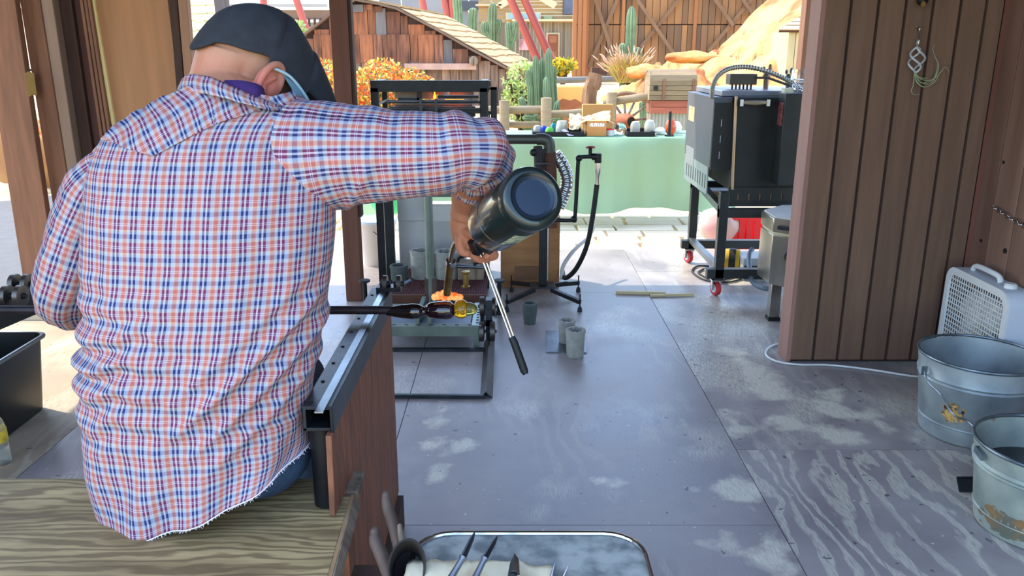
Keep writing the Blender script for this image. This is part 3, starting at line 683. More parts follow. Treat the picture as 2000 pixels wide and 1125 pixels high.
# narrow strip board nearer the camera, overlapping
M('side_board',MB().slab([(-.347,1.385,.672),(-.347,1.375,.51),(-.347,1.465,.51),(-.347,1.49,.56),(-.347,1.595,.672)],-.012),redwood,bench,bev=.002)
M('panel_foot',MB().box(-.35,-.32,1.6,2.15,0,.10),timber_dark,bench)
def roller(parent,c,r,w=.012,ax=(1,0,0)):
    ax=Vector(ax); c=Vector(c)
    wh=M('roller_wheel',MB().lathe([(.004,-w),(r*.75,-w),(r,-w*.8),(r,w*.8),(r*.75,w),(.004,w)],c,ax,24),mat('wheel_steel',(96,90,84),.4,.8,.3,20,bump=.1),parent)
    M('hub_bolt',MB().lathe([(.006,-w-.008),(.008,-w-.006),(.008,w+.006),(.006,w+.008)],c,ax,10),darkst,wh)
for dx in (-.016,.022):
    roller(bench,(-.345+dx+.012,2.17,rz+.018),.024,.007)
M('roller_bracket',MB().box(-.372,-.315,2.15,2.19,rz,rz+.012),darkst,bench)
for q in ((24,538,2.02),(42,534,2.13)):
    for dx in (-.022,.012):
        c=P(q[0],q[1],q[2]); roller(bench,(c.x+dx,c.y,rz+.028),.028,.008)
M('roller_bracket',MB().box(-1.375,-1.32,1.98,2.16,rz,rz+.012),darkst,bench)
# blowpipe with glass
PYz=P(700,605,1.91); py0,pz0=1.91,PYz.z
x0=P(80,600,1.91).x; gx=lambda px:P(px,600,1.91).x
pipe=E('blowpipe',(gx(640),py0,pz0),'long dark steel blowpipe lying across the bench rail with hot glass on its end','blowpipe')
M('steel_tube',MB().tube([(-1.75,py0,pz0),(gx(765),py0,pz0-.001)],[.0105,.0105],16),mat('pipe_steel',(54,48,52),.5,.7,.25,20,bump=.1),pipe)
def glassprof(st,z): 
    m=MB(); pts=[(gx(px),py0,z) for px,r in st]; m.tube(cr(pts,5),[r for px,r in st],28); return m
blackgl=mat('black_purple_glass',(26,10,22),.05,0,.3,10,spec=.8,bump=.04,coat=.5)
M('neck_glass',glassprof([(752,.006),(757,.011),(768,.013),(785,.017),(805,.0195),(818,.018),(826,.012),(831,.010)],pz0-.004),mat('black_glass',(14,13,15),.05,0,.2,10,spec=.8,bump=.03,coat=.5),pipe)
M('body_glass',glassprof([(829,.009),(833,.013),(840,.019),(855,.022),(870,.0235),(880,.0215),(886,.015),(889,.011)],pz0-.001),blackgl,pipe)
amber=mat('amber_glass',(226,170,30),.05,0,.1,10,col2=(150,120,20),trans=.75,bump=.03,ior=1.5)
M('amber_bulb',glassprof([(887,.010),(889,.018),(895,.0235),(902,.0245),(908,.022),(912,.018)],pz0+.002),amber,pipe)
M('glass_tip',glassprof([(910,.017),(915,.0165),(922,.0155),(928,.012),(932,.005)],pz0+.002),mat('olive_glass',(150,150,80),.05,0,.1,8,trans=.8,bump=.02,ior=1.5),pipe)
# torch
th=E('torch',P(940,480,1.73),'hand-held gas torch with a dark green fuel cylinder held upside down','torch')
ca=P(958,442,1.67); cb=P(1043,384,1.462); ax=(cb-ca); Lc=ax.length; ax.normalize(); rc=.0575
cyl=mat('dark_green_enamel',(26,38,36),.28,.2,.1,6,bump=0,coat=.5)
prof=[(.012,-.012),(.03,-.006),(.046,.004),(rc-.003,.016),(rc,.026)]+[(rc,Lc*.36),(rc-.0018,Lc*.365),(rc-.0018,Lc*.375),(rc,Lc*.38),(rc,Lc*.80),(rc-.003,Lc*.83),(rc-.003,Lc*.86),(rc+.002,Lc*.88)]
M('fuel_cylinder',MB().lathe(prof+[(rc+.002,Lc*.955),(rc-.001,Lc*.985),(rc-.006,Lc),(rc-.012,Lc*1.002),(rc-.017,Lc*.985),(rc-.026,Lc*.975),(rc-.040,Lc*.97)],ca,ax,56),cyl,th)
M('base_dish',MB().lathe([(rc-.0165,-.001),(rc-.018,.002),(rc-.030,-.004),(.01,-.008)],ca+ax*(Lc*.985),ax,48),mat('base_dark_blue',(44,56,70),.35,.5,.2,8,bump=.02),th)
lb=MB(); s0=ax.cross(Vector((0,0,1))).normalized(); s1=s0.cross(ax)
for i in range(9):
    for k in range(2):
        a=math.radians(-118+i*6); rr2=rc+.0008; lb.v.append(ca+ax*(Lc*(.42+.30*k)-(0 if k else .012*math.sin(i)))+(s0*math.cos(a)+s1*math.sin(a))*rr2)
for i in range(8): lb.f.append((2*i,2*i+1,2*i+3,2*i+2))
M('cylinder_label',lb,mat('label_pale_green',(150,166,140),.5,0,.4,60,bump=0,contrast=(.45,.55)),th,'pale lettered patch on the cylinder')
bd=MB(); bd.beam(P(924,462,1.715),P(957,484,1.735),.034,.030).beam(P(925,468,1.71),P(936,494,1.72),.022,.024)
M('torch_head',bd,mat('black_plastic',(22,22,26),.35,0,.1,10,bump=0),th,bev=.003)
M('trigger',MB().beam(P(948,476,1.715),P(960,492,1.72),.014,.016),redrub if False else rubber,th)
tp=cr([P(918,470,1.735),P(900,468,1.76),P(888,478,1.79),P(882,500,1.82),P(879,520,1.84)],6)
M('bent_stem',MB().tube(tp,.0058,12),mat('stem_steel',(170,160,140),.25,.95,.1,8,bump=0),th)
M('burner_tube',MB().tube([P(880,512,1.838),P(873,574,1.885)],[.0098,.0092],18),mat('burner_brass',(150,128,84),.3,.9,.3,9,(1,1,3),bump=.02),th)
M('burner_collar',MB().tube([P(880.5,509,1.836),P(880,516,1.842)],.0112,18),chrome,th)
# flame licking the glass
fl=bpy.data.materials.new('flame'); fl.use_nodes=True; t=fl.node_tree; t.nodes.clear(); N=t.nodes; L=t.links
o_=N.new('ShaderNodeOutputMaterial'); em=N.new('ShaderNodeEmission'); tr_=N.new('ShaderNodeBsdfTransparent'); ms=N.new('ShaderNodeMixShader'); lw=N.new('ShaderNodeLayerWeight'); lw.inputs[0].default_value=.5
nn=N.new('ShaderNodeTexNoise'); nn.inputs['Scale'].default_value=70; rp=N.new('ShaderNodeValToRGB'); rp.color_ramp.elements[0].position=.35; rp.color_ramp.elements[0].color=(1,.12,.01,1); rp.color_ramp.elements[1].position=.6; rp.color_ramp.elements[1].color=(1,.55,.2,1)
tc=N.new('ShaderNodeTexCoord'); L.new(tc.outputs['Object'],nn.inputs[0]); L.new(nn.outputs[0],rp.inputs[0]); L.new(rp.outputs[0],em.inputs[0]); em.inputs[1].default_value=.6
mr=N.new('ShaderNodeMapRange'); mr.inputs[1].default_value=.1; mr.inputs[2].default_value=.9; mr.inputs[3].default_value=.05; mr.inputs[4].default_value=.95; L.new(lw.outputs['Facing'],mr.inputs[0]); L.new(mr.outputs[0],ms.inputs[0]); L.new(em.outputs[0],ms.inputs[1]); L.new(tr_.outputs[0],ms.inputs[2]); L.new(ms.outputs[0],o_.inputs[0])
f=MB()
for px,py,r,h in ((848,580,.008,.010),(856,578,.011,.013),(866,577,.012,.016),(877,578,.012,.014),(888,579,.012,.012),(898,580,.010,.009),(872,572,.007,.012)):
    c=P(px,py,1.905); f.ball(c,(r*.95,r*.8,h*.9),14,10)
M('flame',f,fl,None,'small orange flame from the torch licking the top of the hot glass','flame',smooth=80)
# metal rod with black grip
rd=E('hand_tool',P(1027,731,1.55),'thin steel rod with a black grip hanging down from the gripping hand','tool')
for d in (-.0035,.0035):
    M('steel_rod',MB().tube([P(893,368,1.80)+Vector((d,0,0)),P(941,494,1.76)+Vector((d,0,0)),P(1003,664,1.69)+Vector((d,0,0))],.0026,8),mat('rod_steel',(206,196,176),.25,.9,.1,6,bump=0),rd)
M('rubber_grip',MB().tube([P(999,658,1.69),P(1004,668,1.687),P(1024,724,1.665),P(1027,731,1.662)],[.0075,.0085,.0088,.006],14),rubber,rd)
rd.location=P(1027,731,1.662)
for c in rd.children:
    d=OFF[rd.name]-rd.location
    for v in c.data.vertices: v.co+=d
OFF[rd.name]=rd.location.copy()
# ================= side tray with hand tools =================
ty=.55
tray=E('tool_tray',(.03,1.02,0),'mottled galvanized tool tray with rounded corners standing right of the bench','tray')
def rrect(x0,x1,y0,y1,r,n=6):
    p=[]
    for cx,cy,a0 in ((x1-r,y1-r,0),(x0+r,y1-r,90),(x0+r,y0+r,180),(x1-r,y0+r,270)):
        for i in range(n+1):
            a=math.radians(a0+90*i/n); p.append((cx+r*math.cos(a),cy+r*math.sin(a)))
    return p
rr3=rrect(-.165,.222,.78,1.249,.065)
tm=mat('tray_mottled',(158,164,156),.6,.1,.1,22,bump=.05,col2=(104,112,110),contrast=(.38,.6),detail=8)
M('tray_pan',MB().slab([(x,y,ty) for x,y in rr3],.004),tm,tray)
M('rolled_rim',MB().tube([(x,y,ty+.004) for x,y in rr3]+[(rr3[0][0],rr3[0][1],ty+.004)],.0045,8,cap=False),chrome,tray)
for x in (-.12,.18):
    for y in (.84,1.2): M('leg',MB().beam((x,y,0),(x,y,ty-.004),.022),greyst,tray)
newsp=MB(); nx=26
for j in range(10):
    for i in range(nx):
        x=-.17+.235*i/(nx-1); y=1.165-.02*j+.006*noise.noise(Vector((i*.6,j*.2,1)))*(1 if j==0 else .2)-(.012 if i>nx*.8 else 0)
        newsp.v.append(Vector((x,y,ty+.012+.010*abs(noise.noise(Vector((i*.35,j*.5,0))))-(.006 if j==0 else 0))))
for j in range(9):
    for i in range(nx-1): newsp.f.append((j*nx+i,j*nx+i+1,(j+1)*nx+i+1,(j+1)*nx+i))
o=M('newspaper_pad',newsp,mat('wet_newspaper',(226,216,180),.85,0,.1,10,bump=.3,col2=(160,130,90),contrast=(.3,.5)),None,'crumpled wet newspaper pad lying on the near part of the tray','newspaper',smooth=60)
s_=o.modifiers.new('thick','SOLIDIFY'); s_.thickness=.006
def Q(px,py,z): return G(px,py,z)
def jack(pxs,nm,lab):
    t=E(nm,Q(*pxs[1],.575),lab,'tool'); a,bm_,c=[Q(*p,z) for p,z in zip(pxs,(.60,.595,.575))]
    M('blade',MB().tube([a,a.lerp(bm_,.3),bm_],[.0012,.0042,.0052],8),darkst,t)
    M('arm',MB().tube([bm_,bm_.lerp(c,.15),c],[.0075,.0048,.0058],8),greyst,t); return t
jack([(927,1040),(905,1088),(880,1130)],'jack_blade','long tapering jack blade on the tray, left one of the two long blades')
jack([(971,1048),(947,1090),(925,1135)],'jack_blade','long tapering jack blade on the tray, right one of the two long blades')
t=E('shears',Q(1008,1122,.57),'short pointed steel shears lying between the jack blades and the tweezers','shears')
M('shear_blade',MB().slab([Q(1006,1083,.585),Q(1014,1094,.585),Q(1017,1126,.58),Q(1006,1130,.58)],.004),chrome,t)
M('shear_blade',MB().slab([Q(1005,1085,.579),Q(1010,1128,.576),Q(991,1130,.576),Q(996,1104,.579)],.004),greyst,t)
M('pivot_bolt',MB().lathe([(.006,0),(.006,.004),(.003,.006)],Q(1002,1123,.582),n=12),darkst,t)
t=E('tweezers',Q(1090,1124,.57),'thin steel tweezers with two splayed tips at the right end of the paper','tweezers')
for q in ((1083,1101,1074,1135),(1110,1106,1096,1135)): M('tweezer_tip',MB().tube([Q(q[0],q[1],.59),Q(q[2],q[3],.575)],[.001,.0032],8),chrome,t)
# wooden handled tools stored beside the panel
hw=mat('dark_handle_wood',(84,68,56),.6,0,.3,20,(1,1,.3),.2)
for i,(pts,r,lab) in enumerate([([(754,968,1.36),(757,990,1.35),(772,1040,1.33),(792,1130,1.28)],.0105,'tall curved dark wooden tool handle leaning highest against the side panel'),
     ([(733,1040,1.24),(734,1058,1.23),(748,1092,1.21),(770,1150,1.16)],.0115,'shorter curved dark wooden tool handle standing nearest the panel'),
     ([(781,1028,1.31),(784,1050,1.30),(792,1078,1.28),(803,1110,1.25)],.006,'thin flat pale wooden handle standing behind the dark scoop')]):
    t=E('wood_tool',P(*pts[-1]),lab,'tool handle'); p=cr([P(*q) for q in pts],6)
    M('shaft',MB().tube(p,[r*.75,r,r*1.02,r],12),hw if i<2 else weather,t); M('end_knob',MB().ball(p[0],(r*.8,r*.8,r*.9),12,8),hw if i<2 else weather,t)
sc_=E('wooden_scoop',P(790,1120,1.16),'dark hollow wooden glass-shaping block standing beside the tray corner','block')
c0=P(795,1108,1.13); ax2=Vector((.10,-.70,.62))
M('scoop_shell',MB().lathe([(.022,-.09),(.027,-.06),(.030,-.0),(.030,.012),(.0275,.012),(.026,0),(.022,-.06),(.001,-.07)],c0,ax2,32,sx=1.0,sy=1.45),mat('scorched_wood',(40,34,30),.8,0,.2,10),sc_)
M('pail_stand',MB().box(-.30,-.10,1.05,1.35,.40,.42),timber_dark,sc_)
# white pail under the bench end
t=E('white_pail',(-.36,1.66,0),'white plastic pail half hidden under the right end of the bench','pail')
M('pail_body',MB().lathe([(.075,0),(.088,.20),(.094,.20),(.094,.215),(.085,.215),(.08,.02)],(-.365,1.25,0),n=28),white,t)
# ================= floor pieces =================
def mold(c,r0,r1,h,lab,m,star=0,g='grey glass-blowing molds'):
    t=E('mold_cup',c,lab,'mold',g); n=48
    def rf(a,r): return r*(1+ (star and .14*math.cos(star*a)))
    mb=MB(); c=Vector(c)
    prof=[(r0*.96,0,0),(r0,.004,0),(r1,h-.012,0),(r1*1.06,h-.011,0),(r1*1.06,h,0),(r1*.74,h,1),(r0*.6,h*.35,1),(.001,h*.35,1)]
    for r,z,s in prof:
        for i in range(n):
            a=2*math.pi*i/n; q=rf(a,r) if s else r; mb.v.append(c+Vector((q*math.cos(a),q*math.sin(a),z)))
    for j in range(len(prof)-1):
        for i in range(n): mb.f.append((j*n+i,j*n+(i+1)%n,(j+1)*n+(i+1)%n,(j+1)*n+i))
    mb.f.append(tuple(range(n-1,-1,-1)))
    M('cup_body',mb,m,t); return t
c=G(1035,634); mold((c.x,c.y+.02,0),.030,.040,.112,'tapered dark grey mold cup standing alone on the floor, farthest of the three',mold_dark)
t=M('steel_plate',MB().slab([G(1067,687,.006),G(1146,688,.006),G(1141,647,.006),G(1066,645,.006)],.006),greyst,None,'flat square grey plate lying on the floor under a mold cup','plate')
c=G(1107,672,.006); mold((c.x,c.y+.03,.0065),.036,.040,.112,'grey star-holed mold cup standing on the flat plate',graphite,6)
c=G(1124,699); mold((c.x,c.y+.03,0),.040,.044,.128,'pale grey ribbed-hole mold cup in front of the flat plate',graphite,9)
st=M('wooden_stick',MB().beam(G(1203,571,.01),G(1300,573,.01),.018).beam(G(1270,577,.01),G(1355,575,.01),.014),mat('stick_wood',(196,180,140),.7,0,.1,10,(1,6,1)),None,'pale thin wooden stick lying flat on the floor before the kiln cart','stick',bev=.002)
M('steel_angle',MB().slab([G(1868,935,.03),G(1925,938,.03),G(1925,962,.0),G(1873,961,.0)],.004).slab([G(1868,932,.03),G(1925,932,.034),G(1925,938,.03),G(1868,935,.03)],.004),darkst,None,'short dark steel angle piece lying beside the front galvanized bucket','metal piece')
# white cord
cpt=[G(x,y,.006) for x,y in ((1546,671),(1518,672),(1499,681),(1497,694),(1518,706),(1560,712),(1620,713),(1700,722),(1770,733),(1800,736))]
M('power_cord',MB().tube(cr(cpt,8),.005,8),white,None,'white power cord looping across the floor from the fan around the wall end','cord',smooth=80)
# angle iron frame on the floor
t=E('floor_frame',(-.4,3.4,0),'flat rectangle of angle iron lying on the floor in front of the furnace','frame')
A=G(955,668);B=G(949,778); C_=G(700,776); D_=G(700,683)
M('angle_rail',MB().slab([(B.x-.0,B.y,.03),(B.x+.028,B.y,0),(A.x+.028,A.y,0),(A.x,A.y,.03)],.004).slab([(B.x,B.y,.03),(A.x,A.y,.03),(A.x-.024,A.y,.002),(B.x-.024,B.y,.002)],.004),darkst,t,'right hand angle rail set ridge up')
M('cross_bar',MB().beam((-.80,C_.y,.008),(B.x,B.y+.0,.008),.016),darkst,t); M('cross_bar',MB().beam((-.80,D_.y-.02,.008),(A.x-.02,D_.y-.02,.008),.02,.014),darkst,t)
M('side_bar',MB().beam((-.80,C_.y,.008),(-.80,D_.y,.008),.02,.014),darkst,t)
# roller yoke in front of the furnace
t=E('roller_yoke',(-.35,3.85,0),'green-grey perforated steel stand with roller wheels at its right end','stand')
y0,y1=3.66,4.02
M('front_angle',MB().box(-.72,-.15,y0,y0+.005,.06,.105).box(-.72,-.15,y0,y0+.05,.105,.11),greenst,t)
for i in range(9): M('slot_hole',MB().box(-.69+i*.06,-.672+i*.06,y0+.018,y0+.028,.1095,.1115),rubber,t)
M('rear_angle',MB().box(-.72,-.15,y1-.04,y1,.105,.11),greenst,t)
M('side_strip',MB().box(-.19,-.145,y0,y1,.111,.116),mat('strip_pale',(150,164,160),.4,.6,.1,9),t)
for i in range(8): M('slot_hole',MB().box(-.172,-.160,y0+.03+i*.04,y0+.045+i*.04,.1155,.1172),rubber,t)
M('deck_plate',MB().box(-.66,-.2,y0+.05,y1-.04,.09,.096),mat('deck_blue_grey',(88,100,112),.4,.6,.2,8),t)
M('inner_bar',MB().box(-.46,-.44,y0+.03,y1,.096,.15).box(-.40,-.385,y0+.03,y1,.096,.15),greenst,t)
for x in (-.70,-.17):
    for y in (y0+.02,y1-.02): M('leg',MB().box(x-.012,x+.012,y-.012,y+.012,0,.105),greenst,t)
M('wheel_post',MB().box(-.125,-.095,3.72,3.78,.0,.22).box(-.15,-.095,3.72,3.78,.09,.12),darkst,t)
for dx in (-.018,.018):
    roller(t,(-.11+dx,3.70,.06),.045,.012) if False else None
for z,y in ((.075,3.69),(.165,3.80)):
    for dx in (-.030,.022):
        roller(t,(-.115+dx,y,z+.0),.048,.013)
# ================= furnace (glory hole) =================
fz=E('furnace',(-.45,4.75,0),'black steel furnace stand with white refractory box and glowing slot','furnace')
X0,X1=P(724,157,4.7).x,P(955,157,4.7).x; zt=P(800,157,4.7).z
def fb(name,mb,m=blackst,**k): return M(name,mb,m,fz,**k)
fb('top_beam',MB().box(X0,X1,4.68,4.72,zt-.062,zt)); fb('top_beam',MB().box(X0,X1,5.05,5.09,zt-.06,zt-.015))
for x in (X0+.02,X1-.03):
    fb('side_beam',MB().box(x-.02,x+.02,4.70,5.07,zt-.045,zt-.005)); 
    fb('upright',MB().box(x-.022,x+.022,4.68,4.72,.0 if x<-.5 else .0,zt-.04),bev=.002); fb('upright',MB().box(x-.015,x+.015,5.05,5.09,0,zt-.04))
x=P(772,400,4.9).x; fb('inner_upright',MB().box(x-.024,x+.024,4.62,4.66,0,.80))
x=P(840,480,4.15).x; fb('galvanized_pole',MB().tube([(x,4.12,0.02),(x,4.12,.95)],.022,16),greenst)
fb('pole_base',MB().box(x-.03,x+.03,4.10,4.15,0,.22),mat('rust_base',(84,66,58),.7,.3,.3,14))
za=P(800,197,4.7).z; zb=P(800,206,4.7).z
fb('slide_bar',MB().box(X0+.08,X1-.05,4.66,4.68,za-.012,za)); fb('slide_bar',MB().box(X0+.08,X1-.05,4.66,4.68,zb-.04,zb-.012),blackst)
fb('slide_pipe',MB().tube([(X0+.09,4.64,za+.002),(X1-.06,4.64,za+.004)],.007,10),greyst)
for px in (822,852): 
    q=P(px,200,4.62); fb('drop_bar',MB().box(q.x-.008,q.x+.008,4.61,4.63,q.z-.07,q.z+.02),darkst)
fb('handle_bar',MB().beam((X0+.03,4.69,za-.02),(X0+.10,4.69,za+.01),.012),greyst)
for a,c,z0,z1 in ((773,816,176,192),(824,847,174,192),(852,868,172,184),(880,926,178,188)):
    q0=P(a,z1,4.85);q1=P(c,z0,4.85); fb('fire_block',MB().box(q0.x,q1.x,4.80,4.95,q0.z,q1.z),brick,bev=.004)
q0=P(770,235,4.8); fb('hood_plate',MB().box(X0+.10,X1-.08,4.72,4.76,P(800,228,4.72).z,P(800,208,4.72).z));fb('door_frame_bar',MB().box(P(778,190,4.74).x,P(820,190,4.74).x,4.72,4.76,P(800,196,4.74).z,P(800,191,4.74).z).box(P(815,190,4.74).x,P(823,190,4.74).x,4.72,4.76,P(800,196,4.74).z,P(800,172,4.74).z).box(P(855,190,4.74).x,P(935,190,4.74).x,4.72,4.76,P(800,192,4.74).z,P(800,186,4.74).z)); fb('hood_block',MB().box(X0+.12,X1-.10,4.78,5.0,q0.z-.10,P(800,204,4.8).z),mat('hot_brick',(128,100,80),.9,0,.3,15))
glow=mat('glowing_slot',(255,96,20),.6,0,.2,20,bump=0,emit=5)
q0=P(869,198,4.77);q1=P(906,194,4.77); fb('glow_slot',MB().box(q0.x,q1.x,4.765,4.78,q0.z,q1.z),glow)
q=P(849,190,4.76); fb('pilot_flame',MB().lathe([(.006,-.012),(.009,0),(.004,.02),(.002,.05)],q,n=10),glow)
q=P(839,218,4.76); fb('pilot_flame',MB().lathe([(.003,-.04),(.005,-.01),(.002,.03)],q,n=10),mat('glow_red',(255,50,30),.6,0,.2,20,bump=0,emit=3))
# right side sub-frame with chain of the counterweight
x=P(962,200,4.75).x; fb('side_frame',MB().box(x-.01,x+.025,4.74,4.76,.55,P(962,170,4.75).z).box(X1-.02,x+.025,4.74,4.76,P(962,170,4.75).z-.015,P(962,170,4.75).z))
for i in range(12): fb('chain_link',MB().lathe([(.004,-.001),(.011,-.004),(.011,.004),(.004,.001)],(x-.018,4.73,1.02-.022*i),(1,0,0) if i%2 else (0,1,0),10),darkst)
# white refractory body
XL,XR=P(778,420,4.8).x,P(905,420,4.8).x
fb('refractory_box',MB().box(XL,XR,4.78,5.2,P(800,528,4.78).z,P(800,417,4.78).z),kaolin,bev=.004)
fb('front_panel',MB().box(XL-.0,P(830,400,4.8).x,4.76,4.80,P(800,430,4.78).z,P(800,374,4.78).z),kaolin,bev=.003)
fb('front_panel',MB().box(P(835,400,4.8).x,XR,4.77,4.80,P(800,432,4.78).z,P(800,400,4.78).z),mat('white_bright',(200,202,196),.85,0,.05,6),bev=.003)
fb('shelf_rim',MB().box(XL,XR,4.80,5.1,P(800,385,4.8).z,P(800,378,4.8).z),mat('grey_trim',(110,112,108),.7,0,.1))
fb('seam_strip',MB().box(P(829,400,4.76).x,P(833,400,4.76).x,4.75,4.762,P(800,430,4.78).z,P(800,376,4.78).z),greyst)
# red expanded-metal shelf
sx0,sx1=P(762,575,4.15).x-.02,P(950,575,4.15).x
redsh=mat('red_mesh_paint',(96,58,58),.6,.2,.2,14,bump=.1)
fb('shelf_edge',MB().box(sx0,sx1,4.14,4.16,.075,.12),copper_rust); fb('shelf_plate',MB().box(sx0,sx1,4.16,4.72,.105,.112),redsh)
sh_=MB()
for i in range(40):
    a=sx0+(sx1-sx0)*i/40
    sh_.beam((a,4.16,.115),(a+.0001,4.72,.115),.003,.004)
for i in range(26): sh_.beam((sx0,4.17+i*.021,.116),(sx1,4.17+i*.021,.116),.003,.004)
fb('mesh_grid',sh_,redsh,kind='stuff')
for x in (sx0+.02,sx1-.02,P(940,560,4.2).x-.0): fb('shelf_leg',MB().box(x-.018,x+.018,4.17,4.21,0,.11),copper_rust)
fb('black_tray',MB().box(sx0,sx1-.1,4.2,4.5,.03,.05),blackst)
# things on the shelf
mold((P(779,525,4.45).x,4.45,.118),.045,.048,.085,'dark grey mold cup at the left end of the red shelf',mold_dark)
mold((P(825,525,4.5).x,4.50,.118),.062,.066,.160,'tall pale mold cup on the red shelf, left of the galvanized pole',graphite,4)
mold((P(873,525,4.5).x,4.50,.118),.068,.070,.155,'tall pale mold cup on the red shelf, right of the galvanized pole',graphite,8)
t=E('brass_spool',P(910,549,4.3),'small brass spool-shaped fitting on the front of the red shelf','fitting')
M('spool_body',MB().lathe([(.026,0),(.026,.008),(.016,.012),(.015,.075),(.024,.082),(.024,.09),(.012,.09)],(P(910,550,4.3).x,4.30,.118),n=24),brass,t)
M('steel_plate',MB().slab([P(770,560,4.22)+Vector((0,0,.0)),P(800,545,4.3),P(803,548,4.3),P(775,566,4.22)],.006),greyst,None,'small tilted grey plate leaning at the left front of the red shelf','plate')
t=E('clamp_tool',P(905,515,4.5),'black handled clamp resting on timber blocks on the shelf','clamp')
M('timber_block',MB().box(P(895,530,4.5).x,P(945,530,4.5).x,4.45,4.6,.118,.20),weather,t)
M('clamp_frame',MB().tube(cr([P(893,512,4.45),P(900,502,4.45),P(925,500,4.45),P(940,508,4.45),P(925,516,4.45)],6),.008,10),blackst,t)
M('clamp_screw',MB().tube([P(893,520,4.44),P(945,522,4.44)],.010,10),greyst,t)
# adjustable feet either side
for px,py,Y,l in ((712,548,4.25,'left'),(975,548,4.2,'right')):
    q=P(px,py,Y); t=E('levelling_jack',(q.x,Y,0),'short black screw jack with a round pad, %s of the red shelf'%l,'jack')
    M('round_pad',MB().lathe([(.014,-.012),(.030,-.006),(.030,.004),(.02,.006)],q,n=20),rubber,t); M('threaded_post',MB().tube([q,(q.x,Y,.02)],.012,12),blackst,t); M('jack_foot',MB().box(q.x-.03,q.x+.03,Y-.03,Y+.03,0,.02),blackst,t)
# white bucket and green tub behind
t=E('plastic_bucket',(P(738,500,5.3).x,5.3,0),'white plastic bucket with a pale lid standing behind the timber post','bucket')
c=P(738,505,5.3); 
M('bucket_body',MB().lathe([(.105,0),(.128,.26),(.134,.262),(.134,.285),(.122,.285)],(c.x,5.3,0),n=32),mat('bucket_cream',(214,200,184),.5,0,.04,4,bump=0),t)
M('bucket_lid',MB().lathe([(.136,.285),(.136,.30),(.128,.303),(.12,.296)],(c.x,5.3,0),n=32),mat('lid_blue_white',(196,220,236),.4,0,.03,4,bump=0),t)
M('wire_handle',MB().tube(cr([(c.x-.0,5.165,.24),(c.x+.06,5.16,.20),(c.x+.12,5.24,.17)],6),.003,6),greyst,t)
t=E('green_tub',(P(757,400,6.1).x,6.1,-.1),'bright green plastic tub on a low stand behind the furnace','tub')
c=P(757,400,6.1); gt=mat('bright_green_plastic',(70,210,130),.4,0,.05,4,bump=0)
M('tub_bowl',MB().lathe([(.04,0),(.09,.02),(.13,.08),(.14,.16),(.13,.16)],(c.x,6.1,P(757,420,6.1).z),n=28),gt,t)
M('tub_stand',MB().box(c.x-.03,c.x+.03,6.07,6.13,-.12,P(757,420,6.1).z),timber,t)
# ================= gas stand =================
gs=E('pipe_stand',(.17,4.47,0),'black pole stand on four splayed legs carrying the gas pipes','stand')
Y=4.45; c=P(1060,552,Y); cx=c.x
M('pole',MB().box(cx-.022,cx+.022,Y-.022,Y+.022,.09,P(1055,290,Y).z),blackst,gs,bev=.002)
M('pole_edge',MB().box(cx+.023,cx+.028,Y-.02,Y+.0,.12,P(1055,440,Y).z),chrome,gs)
M('base_plate',MB().box(cx-.07,cx+.07,Y-.06,Y+.06,.08,.09),darkst,gs,bev=.002)
for (px,py) in ((990,580),(1133,577),(1130,547),(999,543)):
    e=P(px,py,Y+(-.22 if py>560 else .16)); 
    lg=M('leg',MB().beam((cx+(e.x-cx)*.25,Y+(e.y-Y)*.25,.075),(e.x,e.y,.055),.022),blackst,gs)
    M('foot_screw',MB().tube([(e.x,e.y,.10),(e.x,e.y,.02)],.004,8).lathe([(.014,0),(.012,.02),(.006,.03)],(e.x,e.y,0),n=14),rubber,lg)
pipem=mat('iron_pipe',(84,86,80),.5,.6,.2,12,bump=.06)
z=P(1000,272,Y).z
M('gas_pipe',MB().tube([(-.10,Y,z),(P(1055,272,Y).x,Y,z)],.026,18),pipem,gs)
M('pipe_elbow',MB().tube(cr([(P(1048,272,Y).x,Y,z),(P(1062,272,Y).x,Y,z),(P(1072,280,Y).x,Y,z-.02),(P(1073,300,Y).x,Y,z-.08)],6),.032,18),pipem,gs)
M('vertical_pipe',MB().tube([(P(1073,300,Y).x,Y,z-.07),(P(1078,420,Y).x,Y,.42)],.036,18),copper_rust,gs)
M('valve_body',MB().tube([(P(1050,300,Y).x,Y-.04,P(0,284,Y).z),(P(1052,330,Y).x,Y-.04,P(0,335,Y).z)],.024,14).ball(P(1042,298,Y-.05),.020,12,8),rubber,gs)
M('pipe_clamp',MB().tube([P(1046,319,Y-.06),P(1080,319,Y-.06)],.007,8),chrome,gs)
flex=cr([P(1083,300,Y+.03),P(1100,325,Y+.03),P(1108,355,Y+.03),P(1100,385,Y+.03),P(1090,405,Y+.02)],45)
M('flexible_duct',MB().tube(flex,[.036]*len(flex),32,fn=lambda t,a:1+.05*math.sin(t*6.283*15)),mat('aluminium_foil',(186,190,190),.25,.9,.2,10,bump=.05),gs)
t=E('gas_valve_pipe',(P(1120,430,4.4).x,4.4,.2),'thin black looped gas pipe with a red valve wheel and a hanging hose','pipe')
Yp=4.4
M('looped_pipe',MB().tube(cr([P(1085,430,Yp),P(1118,430,Yp),P(1123,424,Yp),P(1129,320,Yp),P(1131,308,Yp),P(1142,306,Yp),P(1160,306,Yp)],8),.011,12),blackst,t)
for q in ((1121,428),(1131,309)): M('pipe_fitting',MB().ball(P(*q,Yp),.019,14,10),blackst,t)
M('coupling',MB().tube([P(1156,306,Yp),P(1172,306,Yp)],.019,14).tube([P(1168,300,Yp),P(1168,318,Yp)],.019,14),blackst,t)
v=M('valve_body',MB().tube([P(1153,306,Yp),P(1153,290,Yp)],.010,12),blackst,t)
